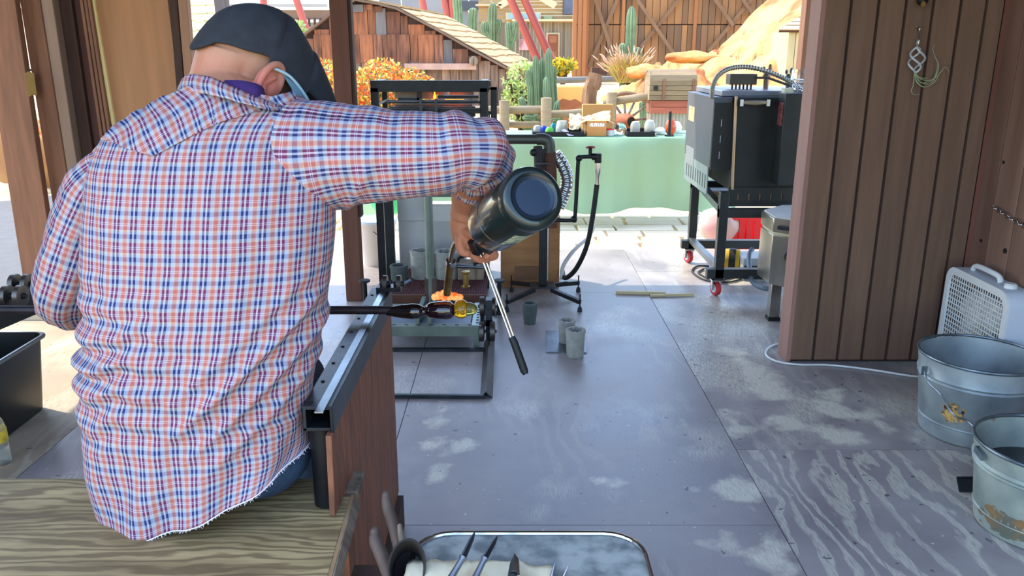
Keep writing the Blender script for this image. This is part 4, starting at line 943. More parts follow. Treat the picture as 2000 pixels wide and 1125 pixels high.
M('valve_wheel',MB().lathe([(.004,-.003),(.024,-.004),(.026,0),(.024,.004),(.004,.003)],P(1153,288,Yp),(0,.25,1),16),mat('red_wheel',(128,40,44),.5,0,.1),v)
M('steel_coupler',MB().tube([P(1168,318,Yp),P(1168,334,Yp),P(1167,346,Yp),P(1166,362,Yp)],[.013,.016,.011,.012],14),chrome,t)
M('rubber_hose',MB().tube(cr([P(1166,360,Yp),P(1158,420,Yp),P(1146,480,Yp+.02),P(1125,525,4.5),P(1104,543,4.6),P(1098,528,4.7)],10),.014,12),rubber,t)
M('pale_hose',MB().tube(cr([P(1097,545,4.62),P(1100,520,4.66),P(1120,490,4.72),P(1150,462,4.9),P(1160,440,5.0)],8),.012,10),mat('hose_pale',(196,196,190),.5,0,.05),t)
pb=E('plywood_box',(.1,4.8,0),'brown plywood box standing behind the pole stand','box'); bx0,bx1=P(978,550,4.7).x,P(1092,550,4.7).x; zt2=P(1000,428,4.7).z
ply=mat('plywood_brown',(168,120,74),.75,0,.15,3,(1,1,6),.1,col2=(138,92,54))
M('front_panel',MB().box(bx0,bx1,4.70,4.715,0,zt2),ply,pb,bev=.001); M('side_panel',MB().box(bx1-.012,bx1,4.715,4.95,0,zt2).box(bx0,bx0+.012,4.715,4.95,0,zt2),timber,pb); M('top_panel',MB().box(bx0,bx1,4.70,4.95,zt2,zt2+.012),ply,pb)
q=P(1005,520,4.69);M('recess_panel',MB().box(q.x,P(1052,520,4.69).x,4.694,4.70,.05,q.z),mat('recess_brown',(120,84,56),.8,0,.1),pb)
# ================= kiln on its cart =================
kc=E('kiln_cart',(1.55,4.95,0),'black welded steel cart on red casters under the large kiln','cart')
x0,x1,ya,yb=1.165,1.95,4.56,5.30
for x in (x0+.025,x1-.025):
    for y,zz in ((ya,.60),(yb,.66)): M('upright',MB().box(x-.025,x+.025,y-.025,y+.025,.095,zz),blackpt,kc,bev=.002)
for y in (ya,yb):
    M('lower_rail',MB().box(x0-.045,x1,y-.025,y+.025,.10,.155),blackpt,kc,bev=.002)
M('upper_rail',MB().box(x0,x1,ya-.024,ya+.024,.455,.505),blackpt,kc); M('upper_rail',MB().box(x0,x1,yb-.024,yb+.024,.50,.55),blackpt,kc)
M('side_rail',MB().beam((x0+.02,ya,.50),(x0+.02,yb,.56),.04),greyst,kc); M('side_rail',MB().beam((x0+.02,ya+.02,.16),(x0+.02,yb-.02,.16),.035),greyst,kc)
for x,y in ((x0+.01,ya-.02),(x0+.01,yb),(x1-.05,ya),(x1-.05,yb)):
    cs=M('caster_fork',MB().box(x-.026,x-.020,y-.02,y+.02,.035,.095).box(x+.020,x+.026,y-.02,y+.02,.035,.095).box(x-.03,x+.03,y-.03,y+.03,.088,.097),chrome,kc)
    M('caster_wheel',MB().lathe([(.004,-.014),(.026,-.014),(.026,-.013),(.040,-.013),(.043,-.008),(.043,.008),(.040,.013),(.026,.013),(.004,.014)],(x,y,.043),(1,.35,0),28),redrub,cs)
    M('caster_hub',MB().lathe([(.008,-.017),(.024,-.0155),(.024,.0155),(.008,.017)],(x,y,.043),(1,.35,0),20),white,cs)
kl=E('kiln',(1.6,5.0,.51),'large black box kiln standing on the wheeled cart, with front handle','kiln')
kz0,kz1=P(1430,372,4.62).z,P(1430,190,4.62).z; kx0=P(1432,280,4.62).x
M('kiln_body',MB().box(kx0,1.95,4.62,5.35,kz0,kz1),blackpt,kl,bev=.004)
M('kiln_lid',MB().box(P(1395,175,4.9).x,1.95,4.72,5.38,kz1,kz1+.03),mat('lid_grey',(150,156,168),.35,.6,.1,5),kl,bev=.003)
bxl=P(1390,260,4.68).x; bxr=P(1427,260,4.68).x; bz0,bz1=P(1400,328,4.68).z,P(1400,190,4.68).z
M('control_box',MB().box(bxl,bxr-.002,4.68,5.38,bz0,bz1),mat('box_grey',(92,96,102),.45,.3,.08,5),kl,bev=.003)
M('control_front',MB().box(bxl+.002,bxr+.03,4.665,4.68,bz0-.01,bz1-.03),blackpt,kl)
for z_ in (.95,.86,.77): M('vent_slot',MB().box(bxl+.045,bxl+.049,4.663,4.666,z_,z_+.04),mat('slot_pale',(180,186,190),.5,0,0),kl)
q0=P(1338,215,5.33); M('warning_label',MB().box(bxl-.0015,bxl,5.15,5.32,q0.z-.06,q0.z+.03),mat('label_yellow',(172,160,120),.6,0,.3,60,bump=0),kl,'faded yellow warning label')
q0=P(1335,290,5.3); M('rating_label',MB().box(bxl-.0015,bxl,5.10,5.33,q0.z-.09,q0.z+.02),mat('label_white',(124,128,128),.6,0,.35,(90),(1,1,5),bump=0),kl,'grey printed rating label')
M('steel_trim_rod',MB().tube([P(1438,188,4.6),P(1430,370,4.6)],.009,12),mat('rod_bronze',(168,150,128),.3,.9,.1),kl)
hd=M('door_handle',MB().tube([P(1450,200,4.54),P(1475,201,4.53),P(1500,200,4.54)],[.008,.013,.008],14),mat('wood_handle',(150,138,112),.4,.3,.1),kl)
for px in (1449,1501): M('handle_bracket',MB().beam(P(px,201,4.53),P(px,201,4.62),.018,.035),mat('bracket_grey',(150,150,146),.35,.8,.1),hd)
rb0=P(1521,270,4.55).x
M('side_box',MB().box(rb0,1.95,4.50,4.62,P(0,360,4.55).z,P(0,182,4.55).z),blackpt,kl,bev=.003)
q=P(1521,195,4.55)
M('red_label',MB().box(rb0-.0015,rb0,4.52,4.60,P(0,245,4.55).z,P(0,200,4.55).z),mat('label_red_print',(168,96,96),.6,0,.5,70,(1,1,3),bump=0,col2=(44,28,30),contrast=(.4,.55)),kl,'worn red printed label')
# vented skirt: separate strips leaving slots
zz0,zz1=P(0,402,4.62).z,kz0
M('skirt_rail',MB().box(kx0-.01,1.95,4.60,4.62,zz0-.0,zz0+.03),blackpt,kl); M('skirt_rail',MB().box(kx0-.01,1.95,4.60,4.62,zz1-.015,zz1+.02),blackpt,kl)
xx=kx0-.01; i=0
while xx<1.93:
    M('skirt_strip',MB().box(xx,xx+.052,4.602,4.618,zz0+.03,zz1-.015),blackpt,kl); xx+=.062
M('side_skirt',MB().box(bxl+.0,bxl+.006,4.72,5.36,bz0-.16,bz0),mat('perforated_steel',(176,182,188),.35,.7,.08,6),kl)
for i in range(9): M('skirt_slot',MB().box(bxl-.001,bxl+.0,4.76+i*.065,4.775+i*.065,bz0-.13,bz0-.05),darkst,kl)
M('inner_floor',MB().box(kx0,1.95,4.63,5.30,zz0-.002,zz0+.01),greyst,kl)
# things on the kiln
zt=kz1+.03
con=cr([P(1390,192,4.66),P(1392,170,4.68),P(1402,148,4.7),P(1425,134,4.72),P(1460,131,4.74),P(1500,140,4.76),P(1535,155,4.78),P(1560,170,4.78)],45)
M('conduit_hose',MB().tube(con,[.013]*len(con),14,fn=lambda t,a:1+.12*math.sin(t*6.283*50)),mat('conduit_grey',(150,146,132),.4,.7,.1),None,'ribbed grey conduit arching over the top of the large kiln','conduit',smooth=80)
a,b_=P(1421,165,4.95),P(1475,144,4.95)
t=E('junction_box',((a.x+b_.x)/2,4.95,zt),'small dark box with blackened pegs standing on top of the kiln','box')
M('box_shell',MB().box(a.x,b_.x,4.9,5.0,a.z,b_.z),mat('box_olive',(84,80,66),.5,.3,.1),t,bev=.003)
for i in range(6): M('peg',MB().box(a.x+.02+i*.022,a.x+.028+i*.022,4.93,4.945,zt,a.z),blackst,t)
def tee(px,py,Y,s,lab,m):
    c=P(px,py,Y); t=E('wing_valve',(c.x,Y,zt),lab,'valve')
    M('valve_body',MB().tube([(c.x,Y,zt),(c.x,Y,c.z+.01*s)],.012*s,12).ball((c.x,Y,c.z),.018*s,12,8),m,t)
    M('wing',MB().ball((c.x-.014*s,Y,c.z+.028*s),(.009*s,.006*s,.013*s),10,8).ball((c.x+.014*s,Y,c.z+.034*s),(.009*s,.006*s,.018*s),10,8),m,t)
tee(1497,148,4.98,1.3,'dark wing valve fitting behind the conduit on the kiln top',mat('valve_bronze',(120,96,84),.4,.7,.2))
tee(1540,150,5.0,1.0,'small grey wing valve fitting near the right end of the kiln top',pipem)
M('steel_rod',MB().tube([P(1475,152,4.9),P(1500,152,4.85),P(1550,170,4.8)],.007,8),pipem,None,'thin grey rod lying over the kiln top beside the dark box','rod')
q=P(1545,178,4.6); M('ceramic_block',MB().cbox((q.x,4.66,zt+.0),(.05,.06,.034)),mat('cream_block',(214,208,180),.8,0,.05),None,'small cream ceramic block near the right end of the kiln top','block',bev=.003)
q=P(1568,155,4.75); t=E('glass_jar',(q.x,4.75,zt),'clear square glass jar at the right end of the kiln top','jar')
M('jar_body',MB().lathe([(.045,0),(.05,.01),(.05,.10),(.044,.115),(.041,.115),(.046,.10),(.046,.012),(.001,.012)],(q.x,4.80,zt),n=24),clear,t)
q=P(1566,170,4.6); t=E('metal_knot',(q.x,4.6,zt-.02),'tangled ball of bright wire lying before the glass jar','wire')
w_=MB(); RW=random.Random(5); pts=[Vector((q.x,4.64,zt+.03))+Vector((RW.uniform(-.04,.04),RW.uniform(-.03,.03),RW.uniform(-.03,.035))) for _ in range(16)]; w_.tube(cr(pts,5),.004,6); M('wire_coil',w_,chrome,t,smooth=80)
q=P(1592,150,4.7); t=E('foil_ornament',(q.x,4.7,zt),'pale blue glass ornament standing at the wall edge on the kiln','ornament')
M('ornament_body',MB().lathe([(.02,0),(.012,.02),(.03,.06),(.022,.10),(.006,.13)],(q.x,4.7,zt),n=7),mat('ice_blue_glass',(170,205,235),.08,0,.2,30,trans=.4,bump=.1),t)
# ================= small steel kiln =================
sk=E('small_kiln',(1.60,4.17,0),'stainless steel octagonal small kiln on three legs at the wall end','kiln')
stl=mat('stainless',(178,176,166),.22,.95,.12,7,(3,3,1),bump=.03)
kcx,kcy,kr=1.575,4.18,.27; oc=lambda r,z:[(kcx+r*math.cos(math.radians(22.5+45*i)),kcy+r*math.sin(math.radians(22.5+45*i)),z) for i in range(8)]
def octa(r,z0,z1): return MB().add(oc(r,z0)+oc(r,z1),[tuple(range(7,-1,-1)),tuple(range(8,16))]+[(i,(i+1)%8,(i+1)%8+8,i+8) for i in range(8)])
M('kiln_body',octa(kr,.20,.46),stl,sk,bev=.003); M('lid',octa(kr+.003,.475,.545),stl,sk,bev=.003); M('gap_band',octa(kr-.008,.458,.476),mat('band_cream',(200,190,150),.6,0,.1),sk)
M('lid_top',octa(kr-.01,.545,.55),mat('lid_white_top',(196,194,186),.7,.1,.06,9),sk)
for a in (202,247,320,90):
    r=math.radians(a); cx_,cy_=kcx+.22*math.cos(r),kcy+.22*math.sin(r)
    lg=M('leg',MB().beam((cx_,cy_,.20),(cx_,cy_,.018),.055,.05),stl,sk,bev=.002); M('foot_pad',MB().cbox((cx_,cy_,.009),(.062,.06,.018)),rubber,lg)
fd=Vector((math.cos(math.radians(225)),math.sin(math.radians(225)),0)); fc=Vector((kcx,kcy,0))+fd*kr*.925
M('switch_knob',MB().lathe([(.03,0),(.03,.003),(.016,.004),(.014,.02),(.004,.022)],fc+Vector((0,0,.36)),fd,18),darkst,sk); sd_=Vector((-fd.y,fd.x,0))
M('lid_latch',MB().beam(fc+Vector((0,0,.505))+fd*.012-sd_*.07,fc+Vector((0,0,.505))+fd*.012+sd_*.07,.02,.018),darkst,sk)
# things behind / below the cart
t=E('plastic_crate',(P(1455,465,5.9).x,5.9,-.1),'red plastic crate standing on the ground behind the kiln cart','crate')
q0,q1=P(1412,468,5.9),P(1492,428,5.9); redp=mat('red_plastic',(220,44,52),.4,0,.08,4,bump=0)
for i in range(9): M('crate_rib',MB().box(lerp(q0.x,q1.x+.2,i/9),lerp(q0.x,q1.x+.2,(i+.75)/9),5.88,5.9,-.10,q1.z),redp,t)
M('crate_rim',MB().box(q0.x-.01,q1.x+.21,5.86,5.9,q1.z,q1.z+.03).box(q0.x,q1.x+.2,6.2,6.22,-.1,q1.z+.02).box(q0.x,q0.x+.01,5.9,6.2,-.1,q1.z+.02).box(q1.x+.19,q1.x+.2,5.9,6.2,-.1,q1.z+.02).box(q0.x,q1.x+.2,5.9,6.2,-.11,-.10),redp,t)
bg_=MB().ball((q0.x-.02,5.95,q1.z-.05),(.16,.12,.14),14,10)
for v in bg_.v: v+=Vector((0,0,.04*noise.noise(v*12)))
M('plastic_bag',bg_,mat('bag_film',(228,228,220),.3,0,.05,10,trans=.5,bump=.3),None,'crumpled clear plastic bag beside the red crate','bag',smooth=80)
q=P(1424,503,5.0); t=E('yellow_tool',(q.x,5.0,0),'yellow and black power tool lying under the kiln cart','power tool')
M('tool_body',MB().lathe([(.03,-.05),(.062,-.045),(.066,0),(.062,.045),(.03,.05)],(q.x+.02,5.0,.10),(1,-.3,0),24).box(q.x-.05,q.x+.04,4.96,5.04,0,.06),mat('tool_yellow',(200,164,40),.5,0,.08),t)
M('tool_band',MB().lathe([(.068,-.02),(.068,.02)],(q.x+.02,5.0,.10),(1,-.3,0),24),rubber,t)
q=P(1468,522,4.9); t=E('transformer_box',(q.x,4.9,0),'grey electrical box with a thick grey cable under the kiln cart','box')
M('box_shell',MB().box(P(1447,522,4.9).x,P(1500,522,4.9).x,4.85,5.05,.0,.14),mat('elec_grey',(168,174,176),.5,.2,.05),t,bev=.003); M('box_front',MB().box(P(1449,522,4.9).x,P(1499,522,4.9).x,4.842,4.85,.01,.095),darkst,t)
M('thick_cable',MB().tube(cr([P(1470,486,4.83),P(1464,495,4.80),P(1463,515,4.72),P(1468,548,4.5),P(1490,562,4.35),P(1520,565,4.3)],8),.014,12),mat('cable_grey',(92,108,120),.5,0,.05),t)
cb_=[G(x,y,.008) for x,y in ((1385,520),(1362,520),(1352,530),(1370,544),(1400,551),(1430,550),(1450,543),(1448,536),(1420,545),(1395,548),(1375,540),(1364,532),(1375,525))]
M('black_cable',MB().tube(cr(cb_,8),.006,8),rubber,None,'coiled black cable lying on the floor under the kiln cart','cable',smooth=80)
# ================= right corner: fan, buckets, chain, air plant =================
fn=E('box_fan',(1.91,3.15,0),'white square box fan leaning in the corner behind the large bucket','fan')
fx,fy0,fy1,fh=1.868,2.93,3.385,.485
def fyz(n=8,r=.06,ins=0): return [(y,z) for y,z in rrect(fy0+ins,fy1-ins,.0+ins,fh-ins,r-ins*.5,n)]
def fframe(xa,xb,ia,ib):
    a=fyz(ins=ia); b2=fyz(ins=ib); n=len(a); mb=MB(); vs=[(xa,y,z) for y,z in a]+[(xa,y,z) for y,z in b2]+[(xb,y,z) for y,z in b2]+[(xb,y,z) for y,z in a]
    mb.add(vs,[(k*n+i,k*n+(i+1)%n,((k+1)%4)*n+(i+1)%n,((k+1)%4)*n+i) for k in range(4) for i in range(n)]); return mb
M('housing',fframe(fx,fx+.09,0,.016),mat('fan_shell',(196,206,216),.4,0,.03,4,bump=0),fn)
M('inner_shade',fframe(fx+.002,fx+.088,.017,.019),mat('inner_shade_grey',(90,94,98),.6,0,.05),fn)  # added dark lining, puts the shade inside the housing into colour
M('front_bezel',fframe(fx-.008,fx,0.0,.028),white,fn)
gb=MB()
for i in range(22):
    z=.03+i*(fh-.06)/21; gb.box(fx-.004,fx-.001,fy0+.025,fy1-.025,z-.0025,z+.0025)
for i in range(24):
    y=fy0+.03+i*(fy1-fy0-.06)/23; gb.box(fx-.003,fx,y-.002,y+.002,.025,fh-.025)
M('grille',gb,white,fn,kind='stuff')
gr=MB()
for i in range(20):
    z=.03+i*(fh-.06)/19; gr.box(fx+.086,fx+.088,fy0+.02,fy1-.02,z-.0015,z+.0015)
M('rear_grille',gr,white,fn,kind='stuff')
fcn=Vector((fx+.045,(fy0+fy1)/2,fh/2))
M('motor_hub',MB().lathe([(.03,-.03),(.045,-.02),(.045,.02)],fcn,(-1,0,0),24),mat('fan_hub_cream',(206,200,176),.5,0,.03),fn)
for k in range(5):
    a0=2*math.pi*k/5+.4; bl=MB(); vs=[]
    for i in range(7):
        for j_ in range(5):
            a=a0+math.radians(58)*i/6; r=.04+.15*j_/4*(1-.12*abs(i/3-1)); vs.append(fcn+Vector((.018*(i/3-1),r*math.cos(a),r*math.sin(a))))
    bl.add(vs,[(i*5+j_,i*5+j_+1,(i+1)*5+j_+1,(i+1)*5+j_) for i in range(6) for j_ in range(4)]); o=M('fan_blade',bl,mat('blade_white',(222,222,214),.35,0,.02,3,bump=0),fn,smooth=80); s_=o.modifiers.new('t','SOLIDIFY'); s_.thickness=.002
M('carry_handle',MB().tube(cr([(fx+.045,fy1-.10,fh),(fx+.045,fy1-.12,fh+.022),(fx+.045,fy1-.20,fh+.026),(fx+.045,fy1-.28,fh+.022),(fx+.045,fy1-.30,fh)],6),.011,12),white,fn)
M('speed_knob',MB().lathe([(.024,0),(.024,.012),(.018,.018)],(fx+.045,fy0+.09,fh),n=20),white,fn)
def bucket(c,rb,rt,h,lab,name_m,inner=None):
    t=E('galvanized_bucket',c,lab,'bucket','galvanized buckets'); c=Vector(c)
    R_=lambda z:lerp(rb,rt,z/h)
    pr=[(rb-.012,.0),(rb,.004),(rb+.003,.012),(R_(h*.19),h*.19),(R_(h*.2)+.004,h*.205),(R_(h*.22),h*.22),(R_(h*.22)+.002,h*.23)]
    pr+=[(R_(h*.70),h*.70),(R_(h*.72)+.005,h*.72),(R_(h*.74),h*.74),(R_(h*.77)+.006,h*.77),(R_(h*.80),h*.80),(rt,h-.008)]
    inn=[(rt-.004,h-.006),(R_(h*.77)-.002,h*.77),(R_(h*.2)-.004,h*.2),(rb-.008,.012),(.001,.012)]
    M('bucket_body',MB().lathe(pr+inn,c,n=56),name_m,t); M('rolled_rim',MB().tube([c+Vector((rt*math.cos(2*math.pi*i/48),rt*math.sin(2*math.pi*i/48),h)) for i in range(49)],.0055,8,cap=False),galv,t)
    return t,c
bt_m=mat('galv_bucket',(166,176,176),.5,.35,.08,6,bump=.04,col2=(128,140,142),contrast=(.35,.6),detail=6)
t,c=bucket((1.70,2.785,0),.168,.205,.305,'large galvanized bucket with a burnt label patch standing in front of the box fan',bt_m)
pts=[]
for i in range(17):
    a=math.pi*i/16; th_=math.radians(205)+math.pi*i/16
    rr_2=.215+.012*math.sin(i*2.1); pts.append(c+Vector((rr_2*math.cos(math.radians(188+i*9.6)),rr_2*math.sin(math.radians(188+i*9.6)),.255-.165*math.sin(a)+.004*math.sin(i*3))))
M('wire_bail',MB().tube(cr(pts,4),.0035,8),mat('wire_grey',(150,158,160),.35,.8,.1),t)
for i in (0,-1): M('bail_ear',MB().beam(pts[i]+Vector((0,0,-.02)),pts[i]+Vector((0,0,.012)),.02,.006),galv,t)
def patch(c,rb,rt,h,a0,a1,z0,z1,off,nx=20,nz=12,mask=None):
    mb=MB()
    for j_ in range(nz+1):
        for i in range(nx+1):
            z=lerp(z0,z1,j_/nz); a=math.radians(lerp(a0,a1,i/nx)); r=lerp(rb,rt,z/h)+off; mb.v.append(Vector(c)+Vector((r*math.cos(a),r*math.sin(a),z)))
    for j_ in range(nz):
        for i in range(nx):
            x=(i+.5)/nx*2-1; y=(j_+.5)/nz*2-1
            if x*x+y*y+.9*noise.fractal(Vector(((i+.5)/nx*8,(j_+.5)/nz*5,z0*40)),1,2,4)<.62: mb.f.append((j_*(nx+1)+i,j_*(nx+1)+i+1,(j_+1)*(nx+1)+i+1,(j_+1)*(nx+1)+i))
    used=sorted({i for f in mb.f for i in f}); mp={k:i for i,k in enumerate(used)}; mb.v=[mb.v[k] for k in used]; mb.f=[tuple(mp[i] for i in f) for f in mb.f]
    return mb
M('burnt_label',patch(c,.168,.205,.305,206,236,.085,.165,.002,60,40),mat('burnt_paper',(206,166,96),.8,0,.2,45,bump=.1,col2=(60,44,30),contrast=(.4,.55)),t,'scorched brown remains of a paper label')
t,c=bucket((1.560,2.145,0),.165,.20,.268,'nearer galvanized bucket with rust stains at the right edge, holding dark water',mat('galv_bucket_rusty',(170,178,166),.5,.3,.1,7,bump=.05,col2=(132,144,136),contrast=(.35,.6),detail=6,spots=((128,96,60),7,.60)))
M('dark_water',MB().lathe([(.183,0),(.183,.002),(.001,.002)],c+Vector((0,0,.165)),n=40),mat('dark_water',(16,24,26),.05,0,.1,5,bump=0),t)
M('rust_stain',patch(c,.165,.20,.268,165,258,.012,.10,.0015,110,36),mat('rust_stain',(140,106,66),.8,.1,.3,18,col2=(96,98,84),contrast=(.4,.6)),t,'rusty brown staining around the foot')
M('bail_ear',MB().beam(c+Vector((-.205,-.02,.235)),c+Vector((-.205,.02,.245)),.012,.02),galv,t)
# chain on the right wall
ch=E('steel_chain',(1.965,3.2,.72),'short bright steel chain hanging across the right hand plank wall','chain')
cps=cr([P(1922,402,3.30*1.0),P(1945,420,3.20),P(1965,434,3.12),P(1985,444,3.05),P(2010,455,2.97),P(2060,470,2.8)],5)
acc=[cps[0]]
for p in cps[1:]:
    if (p-acc[-1]).length>.022: acc.append(p)
for i,(a,b_) in enumerate(zip(acc,acc[1:])):
    d=(b_-a).normalized(); s_=(Vector((0,0,1)) if i%2 else Vector((1,0,0))); s_=(s_-d*s_.dot(d)).normalized(); m=(a+b_)/2; m.x=1.958; pt=[m+d*.019*math.cos(2*math.pi*k/14)*1+s_*.0095*math.sin(2*math.pi*k/14) for k in range(15)]
    M('chain_link',MB().tube(pt,.0028,8,cap=False),chrome,ch,smooth=80)
# glass drop with air plant
ap=E('air_plant_holder',P(1790,120,3.44),'twisted clear glass ornament with a trailing air plant hanging on the brown siding','ornament')
YA=3.44
M('hook_wire',MB().tube(cr([P(1793,60,3.468),P(1790,52,3.45),P(1797,54,3.45),P(1795,62,3.45),P(1794,80,YA)],5),.0018,6),chrome,ap)
M('glass_stem',MB().tube(cr([P(1794,78,YA),P(1792,86,YA),P(1795,92,YA)],5),.004,8),clear,ap)
for k in range(3):
    pts=[]
    for i in range(13):
        s=i/12; a=k*2.1+s*4.2; q=P(1792-4*s,92+50*s,YA); r=.030*math.sin(math.pi*min(1,s*1.02))**.8+.003; pts.append(q+Vector((r*math.cos(a),r*.7*math.sin(a),0)))
    M('glass_ribbon',MB().tube(cr(pts,3),.0045,8),mat('glass_shiny',(226,236,238),.04,0,.05,5,trans=.6,bump=0,coat=.6),ap,smooth=80)
pl=mat('air_plant_green',(142,158,118),.6,0,.15,20,bump=0)
for pts in ([(1787,138),(1790,160),(1806,170),(1826,160),(1836,140)],[(1787,138),(1795,158),(1815,164),(1828,148),(1833,128),(1826,110),(1822,95),(1826,88)],[(1786,140),(1800,155),(1822,155),(1838,140),(1845,131),(1853,138),(1854,144)],[(1786,140),(1792,150),(1808,153),(1812,152)],[(1786,142),(1784,165),(1780,178),(1786,185),(1796,184)],[(1787,140),(1797,160),(1812,160),(1824,153),(1829,140),(1831,125)],[(1787,140),(1789,155),(1800,168),(1815,168),(1832,152)]):
    q=cr([P(x,y,YA) for x,y in pts],6); M('plant_leaf',MB().tube(q,[.0022,.0018,.0008],6),pl,ap,smooth=80)
t=E('hanging_fixture',P(1803,4,3.44),'dark metal fitting hanging on the siding at the top edge','fixture')
M('fixture_body',MB().ball(P(1802,0,3.44),(.022,.02,.022),14,10),blackst,t); M('fixture_ring',MB().lathe([(.004,-.003),(.010,-.003),(.010,.003),(.004,.003)],P(1803,8,3.42),(0,1,0),12),brass,t)
# ================= left: wastebasket and bottle =================
wb=E('wastebasket',(-1.93,2.85,0),'black plastic rectangular wastebasket standing on the sunlit floor','wastebasket')
def rr4(cx,cy,hx,hy,r,z): return [(x,y,z) for x,y in rrect(cx-hx,cx+hx,cy-hy,cy+hy,r,5)]
wcx,wcy=-1.955,2.84; lv=[(.105,.155,0),(.108,.16,.008),(.128,.188,.285),(.136,.196,.287),(.136,.196,.302),(.128,.188,.302),(.105,.155,.012)]
mb=MB(); n=24
for hx,hy,z in lv: mb.v+= [Vector(p) for p in rr4(wcx,wcy,hx,hy,.045,z)]
for k in range(len(lv)-1): mb.f+=[(k*n+i,k*n+(i+1)%n,(k+1)*n+(i+1)%n,(k+1)*n+i) for i in range(n)]
mb.f+=[tuple(range(n-1,-1,-1)),tuple((len(lv)-1)*n+i for i in range(n))]
blp=mat('black_bin_plastic',(30,32,30),.35,0,.15,9,bump=.03)
M('basket_body',mb,blp,wb); M('rolled_lip',MB().tube([Vector(p) for p in rr4(wcx,wcy,.137,.197,.047,.295)]+[Vector(rr4(wcx,wcy,.137,.197,.047,.295)[0])],.007,8,cap=False),mat('lip_grey',(70,76,76),.35,0,.1),wb)
bo=E('plastic_bottle',(-1.86,2.50,0),'clear plastic bottle with a yellow band at the left edge','bottle')
c=G(2,905); M('bottle_body',MB().lathe([(.030,0),(.034,.01),(.034,.06),(.031,.065),(.034,.07),(.034,.13),(.026,.16),(.012,.18),(.012,.20)],(c.x,c.y,0),n=24),mat('bottle_clear',(225,235,230),.08,0,.05,8,trans=.8,bump=.05,alpha=.6),bo)
M('label_band',MB().lathe([(.0352,.085),(.0352,.125)],(c.x,c.y,0),n=24),mat('label_yellow_bright',(224,190,60),.5,0,.3,40,bump=0),bo)
# ================= green table and its clutter =================
gt=E('market_table',(.5,7.1,-.13),'long folding table under a pale green cloth beyond the floor edge','table')
tz=P(1200,268,7.0).z; tx0,tx1=P(700,268,7.0).x,P(1420,268,7.0).x
M('tabletop',MB().box(tx0+.02,tx1-.02,7.02,7.60,tz-.03,tz-.008),weather,gt)
for x in (tx0+.1,tx1-.1):
    for y in (7.1,7.5): M('leg',MB().beam((x,y,-.13),(x,y,tz-.03),.03),greyst,gt)
cm=mat('green_cloth',(142,180,154),.85,0,.05,3,bump=.05)
clb=cm.node_tree.nodes['Principled BSDF']; 
tl=cm.node_tree.nodes.new('ShaderNodeBsdfTranslucent'); tl.inputs[0].default_value=lin((176,206,160)); mxs=cm.node_tree.nodes.new('ShaderNodeMixShader'); mxs.inputs[0].default_value=.3
oo=cm.node_tree.nodes['Material Output']; cm.node_tree.links.new(clb.outputs[0],mxs.inputs[1]); cm.node_tree.links.new(tl.outputs[0],mxs.inputs[2]); cm.node_tree.links.new(mxs.outputs[0],oo.inputs[0])
zbot=P(1000,412,6.93).z
mb=MB(); nx=180; prof=[(7.62,tz-.35),(7.62,tz),(7.3,tz+.002),(7.0,tz),(6.985,tz-.012)]+[(6.975-.012*k*.25,tz-.02-(tz-.02-zbot)*k/12) for k in range(1,13)]
for j_,(y,z) in enumerate(prof):
    for i in range(nx+1):
        x=tx0+(tx1-tx0)*i/nx; d=max(0,j_-4)/12
        f_=(.075*math.sin(x*9+1.6*math.sin(x*3.1))+.030*math.sin(x*21+2))*d**.55+.12*noise.noise(Vector((x*1.3,z*2.2,1)))*d
        f_+= -.06*d*math.exp(-((x-1.55-(1-d)*.5)/.12)**2)
        dz=0
        if j_==len(prof)-1: dz=.02*math.sin(x*7)
        xx=x+(d*.10 if i==nx else 0)
        mb.v.append(Vector((xx,y-f_ if j_>4 else y,z+dz)))
for j_ in range(len(prof)-1):
    for i in range(nx): mb.f.append((j_*(nx+1)+i,j_*(nx+1)+i+1,(j_+1)*(nx+1)+i+1,(j_+1)*(nx+1)+i))
o=M('green_tablecloth',mb,cm,None,'pale green cloth hanging in folds from the long table','tablecloth',smooth=80); 
YT=7.05; tz+=.004
def onT(px,Y=None): Y=Y or YT+.15; return Vector((P(px,265,Y).x,Y,tz))
def jarT(px,w,h,lab,m,Y=None,shape=0,name='glass_jar',cat='jar',grp='glass pieces on the green table'):
    c=onT(px,Y); t=E(name,c,lab,cat,grp)
    pr=[(w*.9,0),(w,.01),(w,h*.7),(w*.75,h*.92),(w*.3,h)] if shape==0 else [(w*.5,0),(w*.9,h*.2),(w,h*.5),(w*.8,h*.8),(w*.4,h)] if shape==1 else [(w,0),(w*.95,h*.5),(w*.75,h)]
    M('vessel_body',MB().lathe(pr,c,n=20),m,t); return t
fog=mat('frosted_glass',(226,228,214),.25,0,.05,12,trans=.55,bump=.1); wht=mat('pale_glass',(236,238,232),.2,0,.05,10,trans=.3,bump=.05)
jarT(1240,.042,.115,'upturned ribbed glass tumbler on the table, left of the two tumblers',fog,shape=0); jarT(1268,.046,.125,'upturned ribbed glass tumbler on the table, right of the two tumblers',fog,shape=0)
jarT(1211,.055,.10,'round clear glass globe beside the red lidded tub',clear,shape=1,name='glass_globe',cat='globe')
jarT(1097,.055,.115,'clear glass beaker left of the cardboard box',fog,shape=2,name='glass_beaker',cat='beaker')
jarT(1062,.036,.075,'deep blue glass ball in the tray at the left of the table',mat('blue_glass',(40,70,220),.1,0,.2,20,trans=.4,bump=0),shape=1,name='glass_ball',cat='glass ball')
jarT(1073,.038,.07,'lime green glass ball in the tray at the left of the table',mat('green_glass',(110,220,60),.1,0,.2,20,trans=.4,bump=0),Y=YT+.08,shape=1,name='glass_ball',cat='glass ball')
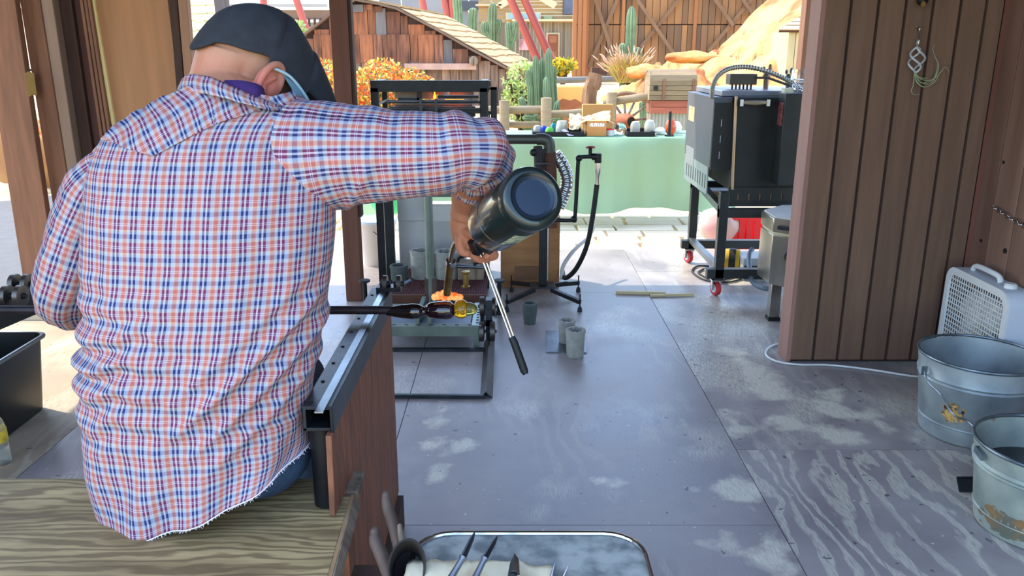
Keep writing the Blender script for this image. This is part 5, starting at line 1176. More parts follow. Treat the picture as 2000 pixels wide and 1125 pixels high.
jarT(1081,.03,.09,'teal glass ball behind the lime one at the left of the table',mat('teal_glass',(30,150,170),.1,0,.2,20,trans=.4,bump=0),Y=YT+.25,shape=1,name='glass_ball',cat='glass ball')
jarT(1049,.034,.08,'pale smoky glass cup at the left end of the table',fog,shape=0,name='glass_cup',cat='cup')
jarT(1289,.05,.06,'low white glass bowl right of the black tray',wht,shape=1,name='glass_bowl',cat='bowl'); jarT(1318,.06,.10,'large pale glass vase at the right end of the table',wht,Y=YT+.3,shape=1,name='glass_vase',cat='vase')
t=jarT(1309,.05,.13,'orange glass vase behind the dark rod on the table',mat('orange_glass',(226,96,50),.15,0,.1,12,trans=.3,bump=0),shape=1,name='glass_vase',cat='vase')
c=onT(1307,YT+.03); t=E('dark_stand',c,'upright dark metal rod on a foot in front of the orange vase','stand'); M('rod',MB().tube([c,c+Vector((0,0,.205))],.013,12),rubber,t); M('rod_foot',MB().lathe([(.04,0),(.04,.008),(.015,.012)],c,n=16),darkst,t)
for i,(a,b_,lab) in enumerate(((1040,1140,'long low black tray at the left of the green table'),(1222,1276,'short low black tray before the two tumblers'))):
    q0,q1=onT(a,YT+.06),onT(b_,YT+.06); t=E('black_tray',(q0+q1)/2,lab,'tray')
    M('tray_base',MB().box(q0.x,q1.x,YT-.02,YT+.32,tz,tz+.006),rubber,t); M('tray_wall',MB().box(q0.x,q1.x,YT-.025,YT-.018,tz,tz+.038).box(q0.x,q1.x,YT+.32,YT+.327,tz,tz+.038).box(q0.x,q0.x+.006,YT-.02,YT+.32,tz,tz+.038).box(q1.x-.006,q1.x,YT-.02,YT+.32,tz,tz+.038),rubber,t)
def onv(px,py,Y): return P(px,py,Y)
q0,q1=onT(1146,YT+.0),onT(1184,YT+.0); h_=P(0,236,YT).z-tz
t=E('cardboard_box',((q0.x+q1.x)/2,YT+.1,tz),'small cardboard box with a white printed label, stuffed with paper','box')
M('box_body',MB().box(q0.x,q1.x,YT,YT+.2,tz,tz+h_),cardboard,t,bev=.002); M('box_label',MB().box(q0.x+.02,q1.x-.015,YT-.002,YT,tz+h_*.62,tz+h_*.86),mat('printed_label',(224,214,200),.7,0,.35,110,(1,1,.2),bump=0,contrast=(.45,.55)),t,'white shipping label with smudged print')
M('box_flap',MB().slab([(q1.x,YT,tz+h_),(q1.x,YT+.2,tz+h_),(q1.x+.07,YT+.2,tz+h_*.78),(q1.x+.07,YT,tz+h_*.78)],.004).slab([(q0.x,YT,tz+h_),(q0.x-.05,YT,tz+h_*.8),(q0.x-.05,YT+.2,tz+h_*.8),(q0.x,YT+.2,tz+h_)],.004),cardboard,t)
pm=MB(); ng=14
for j_ in range(ng):
    for i in range(ng):
        u_=i/(ng-1);v_=j_/(ng-1); a=P(lerp(1112,1192,u_),lerp(252-22*u_*0,224,min(1,v_*1.3)) if u_<.25 else lerp(240,222+6*math.sin(u_*5),v_),YT+.02+.2*v_)
        pm.v.append(a+Vector((0,.02,0))*0+Vector((.012*noise.noise(Vector((i*.9,j_*.9,0))),.03*noise.noise(Vector((i*.5,j_*.5,4))),.035*noise.noise(Vector((i*.45,j_*.45,8))))))
for j_ in range(ng-1):
    for i in range(ng-1): pm.f.append((j_*ng+i,j_*ng+i+1,(j_+1)*ng+i+1,(j_+1)*ng+i))
o=M('packing_paper',pm,paper,t,smooth=20); s_=o.modifiers.new('t','SOLIDIFY'); s_.thickness=.003
q0,q1=onT(1137,YT+.42),onT(1196,YT+.42); M('tall_carton',MB().box(q0.x,q1.x,YT+.42,YT+.50,tz,P(0,204,YT+.42).z),cardboard,None,'taller flat cardboard carton standing behind the small stuffed box','carton',bev=.002)
q=onT(1191,YT+.05); t=E('lidded_tub',q,'small white tub with a red lid beside the cardboard box','tub'); M('tub_body',MB().lathe([(.034,0),(.036,.05)],q,n=20),white,t); M('tub_lid',MB().lathe([(.038,.048),(.038,.058),(.01,.060)],q,n=20),redp,t)
for px,lab,m in ((1237,'tiny purple glass bead string lying on the table edge',mat('purple_bead',(110,70,190),.3,0,.1)),(1245,'tiny pink glass bead string lying on the table edge',mat('pink_bead',(226,110,170),.3,0,.1))):
    q=onT(px,YT-.0); b_=MB(); 
    for i in range(4): b_.ball(q+Vector((.018*i-.03,.012*(i%2),.009)),.009,8,6)
    M('glass_beads',b_,m,None,lab,'beads')
pcs=onT(1110,YT-.0); M('paper_packet',MB().slab([pcs+Vector((-.06,0,.05)),pcs+Vector((-.03,0,.06)),pcs+Vector((.05,-.02,.006)),pcs+Vector((.0,-.03,.006))],.005),mat('packet_lilac',(190,190,215),.4,0,.1,20),None,'lilac plastic packet slumped against the long tray','packet')
# ================= log fence, wheel, chest =================
fence=E('log_fence',(.7,9.0,.1),'grey weathered log rail fence behind the green table','fence')
def log(name,a,b_,r,par,**k): 
    a=Vector(a);b_=Vector(b_); pts=[a.lerp(b_,i/6)+Vector((.01*noise.noise(Vector((i,r*90,1))),0,.01*noise.noise(Vector((i,r*90,5))))) for i in range(7)]
    return M(name,MB().tube(pts,r,12),mat('log_grey',(140,124,98),.9,0,.15,3,(2,2,9),.3,rnd=.12),par,**k)
YF=9.0
def gzp(px,Y): return P(px,200,Y).x
for px,pt,r in ((1067,191,.058),(1195,180,.055),(985,196,.055),(1122,238,.05)):
    q=P(px,pt,YF); log('fence_post',(q.x,YF,gz(q.x,YF)-.15),q,r,fence)
log('fence_rail',P(870,215,YF+.08),P(1060,214,YF+.08),.042,fence); log('fence_rail',P(1050,226,YF+.12),P(1140,219,YF+.1),.04,fence); log('fence_rail',P(1180,202,YF+.1),P(1285,184,YF-.1),.042,fence)
log('fence_rail',P(955,244,YF+.1),P(1060,243,YF+.1),.035,fence)
st_=E('tree_stump',(P(1157,200,9.6).x,9.6,.0),'gnarled upright brown log stump behind the cardboard carton','stump')
q=P(1163,143,9.6); M('trunk',MB().tube(cr([(P(1148,215,9.6).x,9.6,0),P(1152,190,9.6),P(1158,165,9.6),q],5),[.085,.078,.085,.07],14,fn=lambda t,a:1+.18*math.sin(a*5+t*6)),mat('bark',(132,98,70),.95,0,.3,9,(1,1,.4),.8),st_)
wl=E('wagon_wheel',(P(1228,240,9.35).x,9.35,.1),'wooden spoked wagon wheel leaning behind the table','wheel')
wc=P(1222,236,9.35); wr_=.30; ww=mat('wheel_wood',(140,108,80),.85,0,.2,6,bump=.2); n=40
rim=[wc+Vector((wr_*math.cos(2*math.pi*i/n),.05*math.sin(2*math.pi*i/n),wr_*math.sin(2*math.pi*i/n))) for i in range(n+1)]
M('wheel_rim',MB().tube(rim,.024,8,cap=False),ww,wl)
for k in range(12):
    a=2*math.pi*k/12+.1; M('spoke',MB().tube([wc+Vector((.05*math.cos(a),0,.05*math.sin(a))),wc+Vector(((wr_-.01)*math.cos(a),.05*math.sin(a),(wr_-.01)*math.sin(a)))],.014,8),weather,wl)
hc=P(1222,237,9.2); M('wheel_hub',MB().lathe([(.06,-.16),(.075,-.15),(.085,-.05),(.085,.05),(.06,.10)],hc,(.55,-1,0),24),mat('hub_rust',(150,86,56),.7,.2,.2,12),wl); M('hub_bore',MB().lathe([(.05,.095),(.05,.104)],hc,(.55,-1,0),20),rubber,wl)
# chest on a red trunk on a corrugated bin
ct=E('wooden_chest',(P(1313,170,8.8).x,8.8,.6),'domed weathered wooden chest standing on a red-brown crate','chest')
YC=8.8; xa,xb,xc=P(1268,190,YC).x,P(1296,190,YC).x,P(1360,190,YC).x; z0=P(0,196,YC).z; z1=P(0,158,YC).z; z2=P(0,141,YC).z
xcol=mat('chest_wood',(128,110,82),.85,0,.15,5,(1,1,8),.3,rnd=.14)
xa=xa+.0; cw=xc-xa; yb_=YC+.38
for k in range(4): M('chest_plank',MB().box(xa,xc,YC,YC+.02,lerp(z0,z1,k/4)+.002,lerp(z0,z1,(k+1)/4)-.002),xcol,ct,bev=.002)
M('chest_side',MB().box(xa,xa+.02,YC+.02,yb_,z0,z1).box(xc-.02,xc,YC+.02,yb_,z0,z1).box(xa,xc,yb_-.02,yb_,z0,z1),xcol,ct)
for k in range(6):
    a0,a1=math.pi*k/6,math.pi*(k+1)/6; f_=lambda a:(YC+.19-.19*math.cos(a),z1+(z2-z1)*1.3*math.sin(a)); p0,p1=f_(a0),f_(a1)
    M('lid_plank',MB().slab([(xa,p0[0],p0[1]),(xc,p0[0],p0[1]),(xc,p1[0],p1[1]-.001),(xa,p1[0],p1[1]-.001)],.02),xcol,ct,bev=.002)
M('lid_end',MB().prism([(0,0)],0,0).add([(xa+.004,)+(lambda p:(p[0],p[1]))(f_(math.pi*i/8)) for i in range(9)]+[(xa+.02,)+(lambda p:(p[0],p[1]))(f_(math.pi*i/8)) for i in range(9)],[tuple(range(9)),tuple(range(17,8,-1))]) if False else MB().add([(xa+.004,*f_(math.pi*i/8)) for i in range(9)]+[(xa+.02,*f_(math.pi*i/8)) for i in range(9)],[tuple(range(9)),tuple(range(17,8,-1))]+[(i,i+1,i+10,i+9) for i in range(8)]),xcol,ct)
for px in (1296,1354): x=P(px,180,YC).x; M('corner_strap',MB().box(x-.012,x+.012,YC-.012,YC,z0,z1+.02),timber,ct)
lk=P(1281,172,YC); M('iron_ring',MB().lathe([(.012,-.004),(.026,-.004),(.026,.004),(.012,.004)],(lk.x,YC-.008,lk.z),(0,1,0),16),rubber,ct)
tr2=E('red_crate',(P(1313,215,YC).x,YC+.2,.3),'red-brown wooden crate carrying the domed chest','crate')
zb_=P(0,222,YC).z; 
for k in range(2): M('crate_board',MB().box(xa+.02,xc-.02,YC+.01,YC+.03,lerp(zb_,z0-.004,k/2)+.002,lerp(zb_,z0-.004,(k+1)/2)-.002),mat('red_crate_wood',(150,84,62),.8,0,.15,5,(1,1,7),.3,rnd=.1),tr2,bev=.002)
M('crate_core',MB().box(xa+.03,xc-.03,YC+.03,yb_-.01,zb_,z0-.004),timber,tr2)
bn=E('corrugated_bin',(P(1292,245,YC).x,YC+.2,.1),'grey corrugated metal bin under the red-brown crate','bin')
cb2=MB(); x=xa+.03; i=0; pts=[]
while x<xc-.05: pts.append((x,YC+.06+(.012 if i%2 else 0))); x+=.018; i+=1
k=len(pts); cb2.add([(p[0],p[1],zb_) for p in pts]+[(p[0],p[1],gz(xa,YC)-.1) for p in pts],[(i,i+1,k+i+1,k+i) for i in range(k-1)]); o=M('corrugated_skin',cb2,mat('corrugated_grey',(150,150,140),.5,.5,.1,8),bn,smooth=0); s_=o.modifiers.new('t','SOLIDIFY'); s_.thickness=.004
M('bin_core',MB().box(xa+.04,xc-.06,YC+.08,yb_-.02,gz(xa,YC)-.1,zb_-.002),weather,bn)
# ================= cacti =================
def cact(name,arms,lab,grp,ribs=9):
    arms=[([(p[0][0],p[0][1],gz(p[0][0],p[0][1])-.05)]+list(p) if p[0][2]>gz(p[0][0],p[0][1])+.06 else p,r) for p,r in arms]
    b0=arms[0][0][0]; t=E(name,(b0[0],b0[1],b0[2]),lab,'cactus',grp)
    for pts,r in arms:
        q=cr([Vector(p) for p in pts],7); m=len(q)
        r=r*.72; rr=[r*(.92 if i<m-4 else [.9,.78,.55,.15][i-(m-4)]) for i in range(m)]
        M('cactus_stem',MB().tube(q,rr,ribs*4,fn=lambda tt,a:1+.20*math.cos(ribs*a)),cactus,t,smooth=60)
def st2(px,pt,pb,Y,bx=None): a=P(px,pt,Y); b_=P(bx or px,pb,Y); return [(b_.x,Y,b_.z),((a.x+b_.x)/2+.01,Y,(a.z+b_.z)/2),(a.x,Y,a.z)]
def st3(p,Y): return [tuple(P(x,y,Y)) for x,y in p]
YQ=9.9
cact('columnar_cactus',[(st3([(1043,215),(1040,170),(1038,128)],YQ+.2),.045),(st3([(1068,215),(1067,180),(1066,150)],YQ-.1),.045),(st3([(1084,215),(1082,170),(1082,128)],YQ+.2),.045),(st3([(1050,215),(1048,160),(1046,108)],YQ),.055),(st3([(1062,215),(1060,170),(1058,112)],YQ+.1),.05),(st3([(1076,215),(1073,150),(1071,94)],YQ),.055),(st3([(1036,190),(1033,160),(1032,135)],YQ),.045)],'tall clustered columnar cactus behind the left fence post','cacti')
cact('prickly_cactus',[(st3([(1050,240),(1036,225),(1022,205),(1018,190)],YQ-.5),.05),(st3([(1052,240),(1040,232),(1020,230)],YQ-.6),.045),(st3([(1075,240),(1085,220),(1090,196)],YQ-.5),.045),(st3([(1078,245),(1090,238),(1097,222)],YQ-.6),.04),(st3([(1048,246),(1030,250),(1016,242)],YQ-.7),.04)],'low spreading arms of cactus curling around the left fence post','cacti')
cact('columnar_cactus',[(st3([(1232,130),(1232,80),(1234,12)],15.5),.125),(st3([(1219,125),(1217,105),(1216,84)],15.4),.10),(st3([(1243,128),(1246,110),(1246,92)],15.6),.09)],'tall lone columnar cactus before the rusty barn wall','cacti')
cact('columnar_cactus',[(st3([(1262,235),(1264,200),(1262,172)],10.2),.06),(st3([(1254,228),(1253,210),(1254,198)],10.2),.04)],'small cactus stub behind the wagon wheel','cacti')
cact('columnar_cactus',[(st3([(962,70),(962,40),(963,5)],21),.14),(st3([(952,75),(946,60),(946,42)],21),.11),(st3([(970,70),(975,50),(972,38)],21),.11)],'blue-green cactus behind the shed roof, left of the forked one','cacti')
cact('columnar_cactus',[(st3([(996,95),(995,70),(992,42)],20),.11),(st3([(997,95),(1003,70),(1008,40)],20),.11)],'forked cactus right of the shed roof before the old facade','cacti')
cact('columnar_cactus',[(st3([(923,50),(924,30),(925,15)],22),.15),(st3([(895,30),(893,10),(893,-10)],22),.15)],'pair of cactus columns above the shed roof, leftmost behind it','cacti')
# ================= bushes =================
def leafmat(name,cols):
    m=bpy.data.materials.new(name); m.use_nodes=True; t=m.node_tree; g=t.nodes.new('ShaderNodeNewGeometry'); r=t.nodes.new('ShaderNodeValToRGB'); e=r.color_ramp.elements; b_=t.nodes['Principled BSDF']
    while len(e)>1: e.remove(e[0])
    e[0].position=0; e[0].color=lin(cols[0])
    for i,c in enumerate(cols[1:]): k=e.new((i+1)/len(cols)); k.color=lin(c)
    r.color_ramp.interpolation='CONSTANT'; t.links.new(g.outputs['Random Per Island'],r.inputs[0]); t.links.new(r.outputs[0],b_.inputs['Base Color']); b_.inputs['Roughness'].default_value=.6
    tl=t.nodes.new('ShaderNodeBsdfTranslucent'); t.links.new(r.outputs[0],tl.inputs[0]); mx=t.nodes.new('ShaderNodeMixShader'); mx.inputs[0].default_value=.4; t.links.new(b_.outputs[0],mx.inputs[1]); t.links.new(tl.outputs[0],mx.inputs[2]); t.links.new(mx.outputs[0],t.nodes['Material Output'].inputs[0])
    return m
RL=random.Random(21)
def leaves(blobs,n,s):
    mb=MB(); vol=[b_[1][0]*b_[1][1]*b_[1][2] for b_ in blobs]; tot=sum(vol)
    for (c,r),v in zip(blobs,vol):
        for _ in range(int(n*v/tot)):
            d=Vector((RL.gauss(0,1),RL.gauss(0,1),RL.gauss(0,1))).normalized()*RL.uniform(.75,1.06); p=Vector(c)+Vector((d.x*r[0],d.y*r[1],d.z*r[2]))
            a=Vector((RL.gauss(0,1),RL.gauss(0,1),RL.gauss(0,1)+.4)).normalized(); b2=a.cross(Vector((RL.gauss(0,1),RL.gauss(0,1),RL.gauss(0,1)))).normalized(); L_=s*RL.uniform(.7,1.3)
            mb.add([p,p+a*L_*.5+b2*L_*.28,p+a*L_,p+a*L_*.5-b2*L_*.28],[(0,1,2,3)])
    return mb
lm1=leafmat('bush_leaves',[(232,96,50),(240,130,60),(240,190,70),(226,206,96),(168,168,60),(206,220,140),(236,110,70),(120,130,50)])
def bush(blobs,n,s,m,lab,name='leafy_bush',cat='bush'):
    c=Vector(blobs[0][0]); t=E(name,(c.x,c.y,gz(c.x,c.y)),lab,cat)
    M('foliage',leaves(blobs,n,s),m,t,kind='stuff',smooth=0)
    st=MB(); 
    for i in range(5): st.tube([(c.x,c.y,gz(c.x,c.y)-.05),Vector(c)+Vector((RL.uniform(-.2,.2),RL.uniform(-.1,.1),.1))],.02,6)
    M('stems',st,timber_dark,t); return t
YB=11.0
def bl(px,py,rx,ry,rz_,Y=YB): q=P(px,py,Y); return (tuple(q),(rx,ry,rz_))
bush([bl(745,170,.34,.35,.36),bl(790,180,.42,.35,.30),bl(720,200,.30,.3,.40),bl(825,200,.22,.3,.25),bl(770,215,.55,.35,.3)],5200,.055,lm1,'red and yellow leaved bush between the brown post and the shed')
bush([bl(640,165,.20,.3,.32),bl(620,200,.30,.3,.35),bl(668,190,.2,.3,.3)],2600,.055,lm1,'orange and yellow leaved bush left of the brown post beside the cap')
lm2=leafmat('yellow_leaves',[(226,190,40),(240,206,60),(190,180,60),(140,150,60)])
bush([bl(1100,130,.25,.2,.14,17),bl(1088,138,.2,.2,.12,17)],700,.09,lm2,'small yellow flowering shrub before the old facade')
lm3=leafmat('green_scrub',[(150,176,90),(176,196,110),(120,150,80),(200,206,140)])
bush([bl(1022,170,.25,.25,.30,10.6),bl(1015,200,.22,.25,.28,10.6)],1000,.06,lm3,'pale green scrubby bush between the shed and the tall cactus')
bush([bl(560,78,.5,.3,.3,15),bl(600,88,.4,.3,.2,15)],700,.12,lm3,'spiky pale green shrub behind the cap and the shed')
# feathery grass clump
t=E('fountain_grass',tuple(P(1228,150,15)),'tan feathery fountain grass clump around the tall lone cactus','grass')
g1,g2,g3=MB(),MB(),MB(); c0=P(1224,150,15)
for i in range(700):
    a=RL.uniform(0,6.28); l=RL.uniform(.25,.62); d=Vector((math.cos(a)*.55,math.sin(a)*.4,RL.uniform(.35,1.1))).normalized(); b0=c0+Vector((RL.uniform(-.15,.15),RL.uniform(-.1,.1),-.1)); e=b0+d*l; m_=(b0+e)/2+Vector((0,0,.06)); w_=Vector((.008,0,0))
    (g1 if i%3 else g3).add([b0-w_,b0+w_,m_+w_,m_-w_,e],[(0,1,2,3),(3,2,4)])
    if i%6==0: g2.tube([e,e+d*.08+Vector((0,0,-.01)),e+d*.17+Vector((0,0,-.03))],[.008,.012,.003],5)
M('blades',g1,mat('grass_tan',(178,148,100),.9,0,.15,6),t,kind='stuff',smooth=0); M('green_blades',g3,mat('grass_green',(176,180,80),.9,0,.15,6),t,kind='stuff',smooth=0); M('plumes',g2,mat('plume_pale',(196,166,140),.9,0,.1,6),t,kind='stuff',smooth=0)
# ================= shed =================
shed=E('wooden_shed',(-1.7,13,.3),'small weathered shed with a tan shingle roof behind the furnace','shed')
YS=13.0; dv=Vector((.48,3.0,0)); 
rk=[(560,92),(595,65),(650,22),(695,-4),(740,4),(775,13),(850,52),(920,92),(1000,135)]
rkw=[P(x,y,YS) for x,y in rk]
def rz_at(x):
    for a,b_ in zip(rkw,rkw[1:]):
        if a.x<=x<=b_.x: return lerp(a.z,b_.z,(x-a.x)/(b_.x-a.x))
    return rkw[-1].z
base=gz(-1.5,13)-.1; wx0,wx1=rkw[0].x+.1,P(988,135,YS).x
M('wall_core',MB().prism([(wx0,base)]+[(p.x,p.z-.05) for p in rkw if wx0<p.x<wx1]+[(wx1,rz_at(wx1)-.05),(wx1,base)],YS+.03,YS+.08),timber_dark,shed)
RS=random.Random(4); zr=[2.3,1.93,1.55,1.17,.75,base]
for k in range(len(zr)-1):
    x=wx0
    while x<wx1-.03:
        w_=RS.uniform(.11,.26); xe=min(x+w_,wx1); top_=min(zr[k]+.04,rz_at((x+xe)/2)-.06,min(rz_at(x),rz_at(xe))-.05); lo=zr[k+1]+RS.uniform(-.03,.02)
        if top_-lo>.06:
            y_=YS+RS.uniform(-.012,.008)-(.0 if k%2 else .015)
            M('wall_shake',MB().box(x+.004,xe-.004,y_,y_+.025,lo,top_),(mat('shake_charcoal',(104,98,94),.9,0,.15,3,(8,8,1),.4,rnd=.25) if RS.random()<.18 else mat('shake_orange',(166,104,68),.9,0,.15,3,(8,8,1),.4,col2=(120,74,50),rnd=.2) if RS.random()<.25 else shake) if k<3 else mat('shake_grey',(150,124,104),.9,0,.15,3,(8,8,1),.4,col2=(98,78,66),rnd=.3),shed)
        x=xe
sw=MB(); sw.slab([(wx1,YS+.05,base),(wx1+dv.x,YS+dv.y,base),(wx1+dv.x,YS+dv.y,rz_at(wx1)),(wx1,YS+.05,rz_at(wx1))],.04); M('side_wall',sw,weather,shed)
for i in range(7):
    a=Vector((wx1,YS+.06,0))+dv*(i/7); b_=Vector((wx1,YS+.06,0))+dv*((i+.9)/7); M('side_plank',MB().slab([(a.x+.01,a.y,base),(b_.x+.01,b_.y,base),(b_.x+.01,b_.y,rz_at(wx1)-.02),(a.x+.01,a.y,rz_at(wx1)-.02)],.03),weather,shed)
for a,b_ in zip(rkw[1:],rkw[2:]): M('rake_board',MB().beam(a+Vector((0,-.06,-.03)),b_+Vector((0,-.06,-.03)),.03,.10,up=(0,1,0)),mat('rake_brown',(116,92,74),.9,0,.15,6,rnd=.1),shed)
M('ledge_beam',MB().box(P(790,120,12.9).x,P(930,128,12.9).x,12.86,12.96,P(0,136,12.9).z,P(0,124,12.9).z),mat('ledge_pink',(186,150,132),.9,0,.15,5),shed)
q=P(925,119,12.85); M('log_end',MB().lathe([(.07,-.1),(.07,.06),(.05,.07)],q,(0,-1,0),16),weather,shed)
# shingles
slopes=[(5,8,rkw[5],rkw[8]),(3,5,rkw[3],rkw[5])]
def roofrows(A,B_,nr,nc,par,m,nm='roof_shingle',d=dv,seed=1,lift=.010,over=0):
    RR=random.Random(seed); A=Vector(A);B_=Vector(B_); up=(B_-A).cross(d); up=up if up.z>0 else -up; up.normalize()
    M('roof_deck',MB().add([A,B_,B_+d,A+d,A-up*.04,B_-up*.04,B_+d-up*.04,A+d-up*.04],[(0,1,2,3),(7,6,5,4),(0,4,5,1),(1,5,6,2),(2,6,7,3),(3,7,4,0)]),timber_dark,par)
    for r_ in range(nr):
        s0,s1=r_/nr,(r_+1.18)/nr; t_=0
        while t_<1:
            w_=RR.uniform(.7,1.4)/nc; te=min(1,t_+w_); j_=RR.uniform(-.12,.12)/nr
            a=A.lerp(B_,s0)+d*t_+up*.004; b2=A.lerp(B_,s0)+d*(te-.008)+up*.004; c2=A.lerp(B_,s1+j_)+d*(te-.008)+up*(lift+.012); d2=A.lerp(B_,s1+j_)+d*t_+up*(lift+.012)
            th=up*.018; M(nm,MB().add([a,b2,c2,d2,a-th*.2,b2-th*.2,c2-th,d2-th],[(0,1,2,3),(7,6,5,4),(0,4,5,1),(1,5,6,2),(2,6,7,3),(3,7,4,0)]),m,par,smooth=0); t_=te
roofrows(rkw[5],rkw[8],9,9,shed,roofm,seed=2); roofrows(rkw[3],rkw[5],3,8,shed,roofm,seed=3)
roofrows(rkw[3],rkw[1],5,7,shed,roofm,seed=4)
# ================= rusty barn wall with cross braces =================
YW=19.0; bw=E('barn_wall',(P(1300,130,YW).x,YW,.7),'huge rusty brown timber barn wall with diagonal cross braces','building')
rust=mat('rusty_boards',(158,112,68),.85,0,.15,1.2,(1,1,.15),.3,col2=(104,80,60),contrast=(.35,.65),rnd=.13); braceM=mat('brace_wood',(122,92,66),.85,0,.12,3,rnd=.08)
bzs=.5; tops=[P(0,48,YW).z,3.9]
px=1120; RB=random.Random(8)
while px<1580:
    w_=RB.uniform(11,15); a,b_=P(px,60,YW).x,P(px+w_,60,YW).x
    M('wall_board',MB().box(a+.006,b_-.006,YW+RB.uniform(-.01,.01),YW+.06,bzs,tops[0]-.01),rust,bw); M('wall_board',MB().box(a+.006,b_-.006,YW+RB.uniform(-.01,.01)+.015,YW+.06,tops[0]+.01,3.9),rust,bw); px+=w_
M('wall_backing',MB().box(P(1120,60,YW).x,P(1590,60,YW).x,YW+.06,YW+.12,bzs,3.9),timber_dark,bw)
for p in (1146,1216,1356): x=P(p,60,YW).x; M('batten_post',MB().box(x-.035,x+.035,YW-.05,YW-.02,bzs,3.9),mat('post_orange',(158,102,60),.8,0,.12,2,(1,1,.2),.2,rnd=.1),bw)
BN=[0]
def brace(a,b_): BN[0]+=1; yy=YW-.06-.07*(BN[0]%2); M('cross_brace',MB().beam(P(*a,yy),P(*b_,yy),.075,.05,up=(0,1,0)),braceM,bw)
for a,b_ in (((1157,-20),(1197,108)),((1218,-30),(1150,132)),((1226,-28),(1322,114)),((1352,-34),(1252,92)),((1376,-30),(1432,50)),((1500,-40),(1384,100)),((1500,70),(1430,-30))): brace(a,b_)
M('hanging_box',MB().box(P(1155,140,17.8).x,P(1185,140,17.8).x,17.7,18.0,P(0,146,17.8).z,P(0,132,17.8).z),timber_dark,bw)
# left flank framing of the barn
for p in (1122,1132,1141): x=P(p,60,YW-.3).x; M('flank_post',MB().box(x-.04,x+.04,YW-.35,YW-.25,bzs,3.9),mat('post_orange',(186,112,54)),bw)
# ================= old weathered facade =================
YO=24.0; of=E('old_facade',(P(1060,120,YO).x,YO,.8),'old grey timber facade with a pediment, window strip and brown door','building')
grey=mat('facade_grey',(150,136,112),.9,0,.15,1.5,(1,1,.15),.3,col2=(106,94,78),rnd=.14); cream=mat('facade_trim',(206,190,150),.8,0,.08,5)
fx=lambda p:P(p,60,YO).x; fzz=lambda p:P(1000,p,YO).z
px=930
while px<1122:
    M('wall_board',MB().box(fx(px)+.003,fx(px+7)-.003,YO,YO+.06,.3,fzz(44)),grey,of); px+=7
for k in range(7): M('clapboard',MB().box(fx(935),fx(1122),YO-.02,YO+.05,fzz(44-k*7),fzz(44-(k+1)*7+1)),mat('clap_tan',(170,142,98),.9,0,.1,3,rnd=.1),of)
M('cornice',MB().box(fx(1000),fx(1124),YO-.3,YO,fzz(42),fzz(38)),cream,of); M('cornice',MB().box(fx(930),fx(980),YO-.25,YO,fzz(12),fzz(9)),cream,of)
M('pediment_trim',MB().beam(P(975,12,YO-.2),P(1030,-22,YO-.2),.18,.1,up=(0,1,0)).beam(P(1030,-22,YO-.2),P(1085,12,YO-.2),.18,.1,up=(0,1,0)),cream,of)
w1=M('window_frame',MB().box(fx(988),fx(1056),YO-.08,YO-.0,fzz(39),fzz(25)),cream,of)
for k in range(3): M('pane',MB().box(fx(991+k*21.5),fx(1010+k*21.5),YO-.1,YO-.08,fzz(37),fzz(27)),mat('pane_pale',(150,180,180),.15,0,.1,4),w1)
w2=M('window_frame',MB().box(fx(1098),fx(1121),YO-.08,YO,fzz(30),fzz(-10)),mat('window_dark_frame',(110,90,70),.8,0,.1),of); M('pane',MB().box(fx(1101),fx(1121),YO-.1,YO-.08,fzz(28),fzz(-8)),mat('pane_slate',(96,104,118),.2,0,.2,3),w2)
dr=M('door_frame',MB().box(fx(1067),fx(1093),YO-.08,YO,.3,fzz(64)),cream,of); M('door_leaf',MB().box(fx(1070),fx(1090),YO-.12,YO-.08,.3,fzz(67)),mat('door_redbrown',(136,78,50),.7,0,.15,4),dr)
for k in range(2): M('door_pane',MB().box(fx(1073),fx(1087),YO-.13,YO-.12,fzz(84+k*30),fzz(70+k*30)),mat('door_panel',(160,100,66),.7,0,.1),dr)
sg=M('wall_sign',MB().box(fx(1062),fx(1078),YO-.10,YO-.06,fzz(38),fzz(32)),mat('sign_green',(150,160,120),.7,0,.1),of)
q=M('pink_poster',MB().box(fx(1014),fx(1040),YO-.05,YO-.01,fzz(98),fzz(76)),mat('poster_pink',(206,150,150),.7,0,.4,4,bump=0,contrast=(.4,.6)),of,'faded pink patch on the wall')
# roofed shelter far right corner
hs=E('roofed_hut',(P(1560,100,11.5).x,11.5,.5),'pale timber hut with a shingled roof at the wall edge before the rock','hut')
a=P(1536,60,11.3);b_=P(1536,140,11.3)
M('hut_wall',MB().box(a.x+.03,a.x+.75,11.3,12.0,gz(a.x,11.5)-.2,P(0,62,11.3).z),mat('hut_cream',(182,166,122),.85,0,.12,4,(3,3,.5),.2),hs)
for k in range(6): x=a.x+.03+k*.1; M('wall_plank',MB().box(x,x+.09,11.28,11.30,gz(a.x,11.5)-.2,P(0,62,11.3).z),mat('hut_cream',(214,196,150)),hs)
A=P(1580,16,11.8); 
roofrows(P(1585,18,11.6),P(1522,58,11.2),5,4,hs,mat('hut_shingle',(176,158,130),.9,0,.1,5,rnd=.12),'roof_shingle',Vector((1.2,0,0)),seed=9)
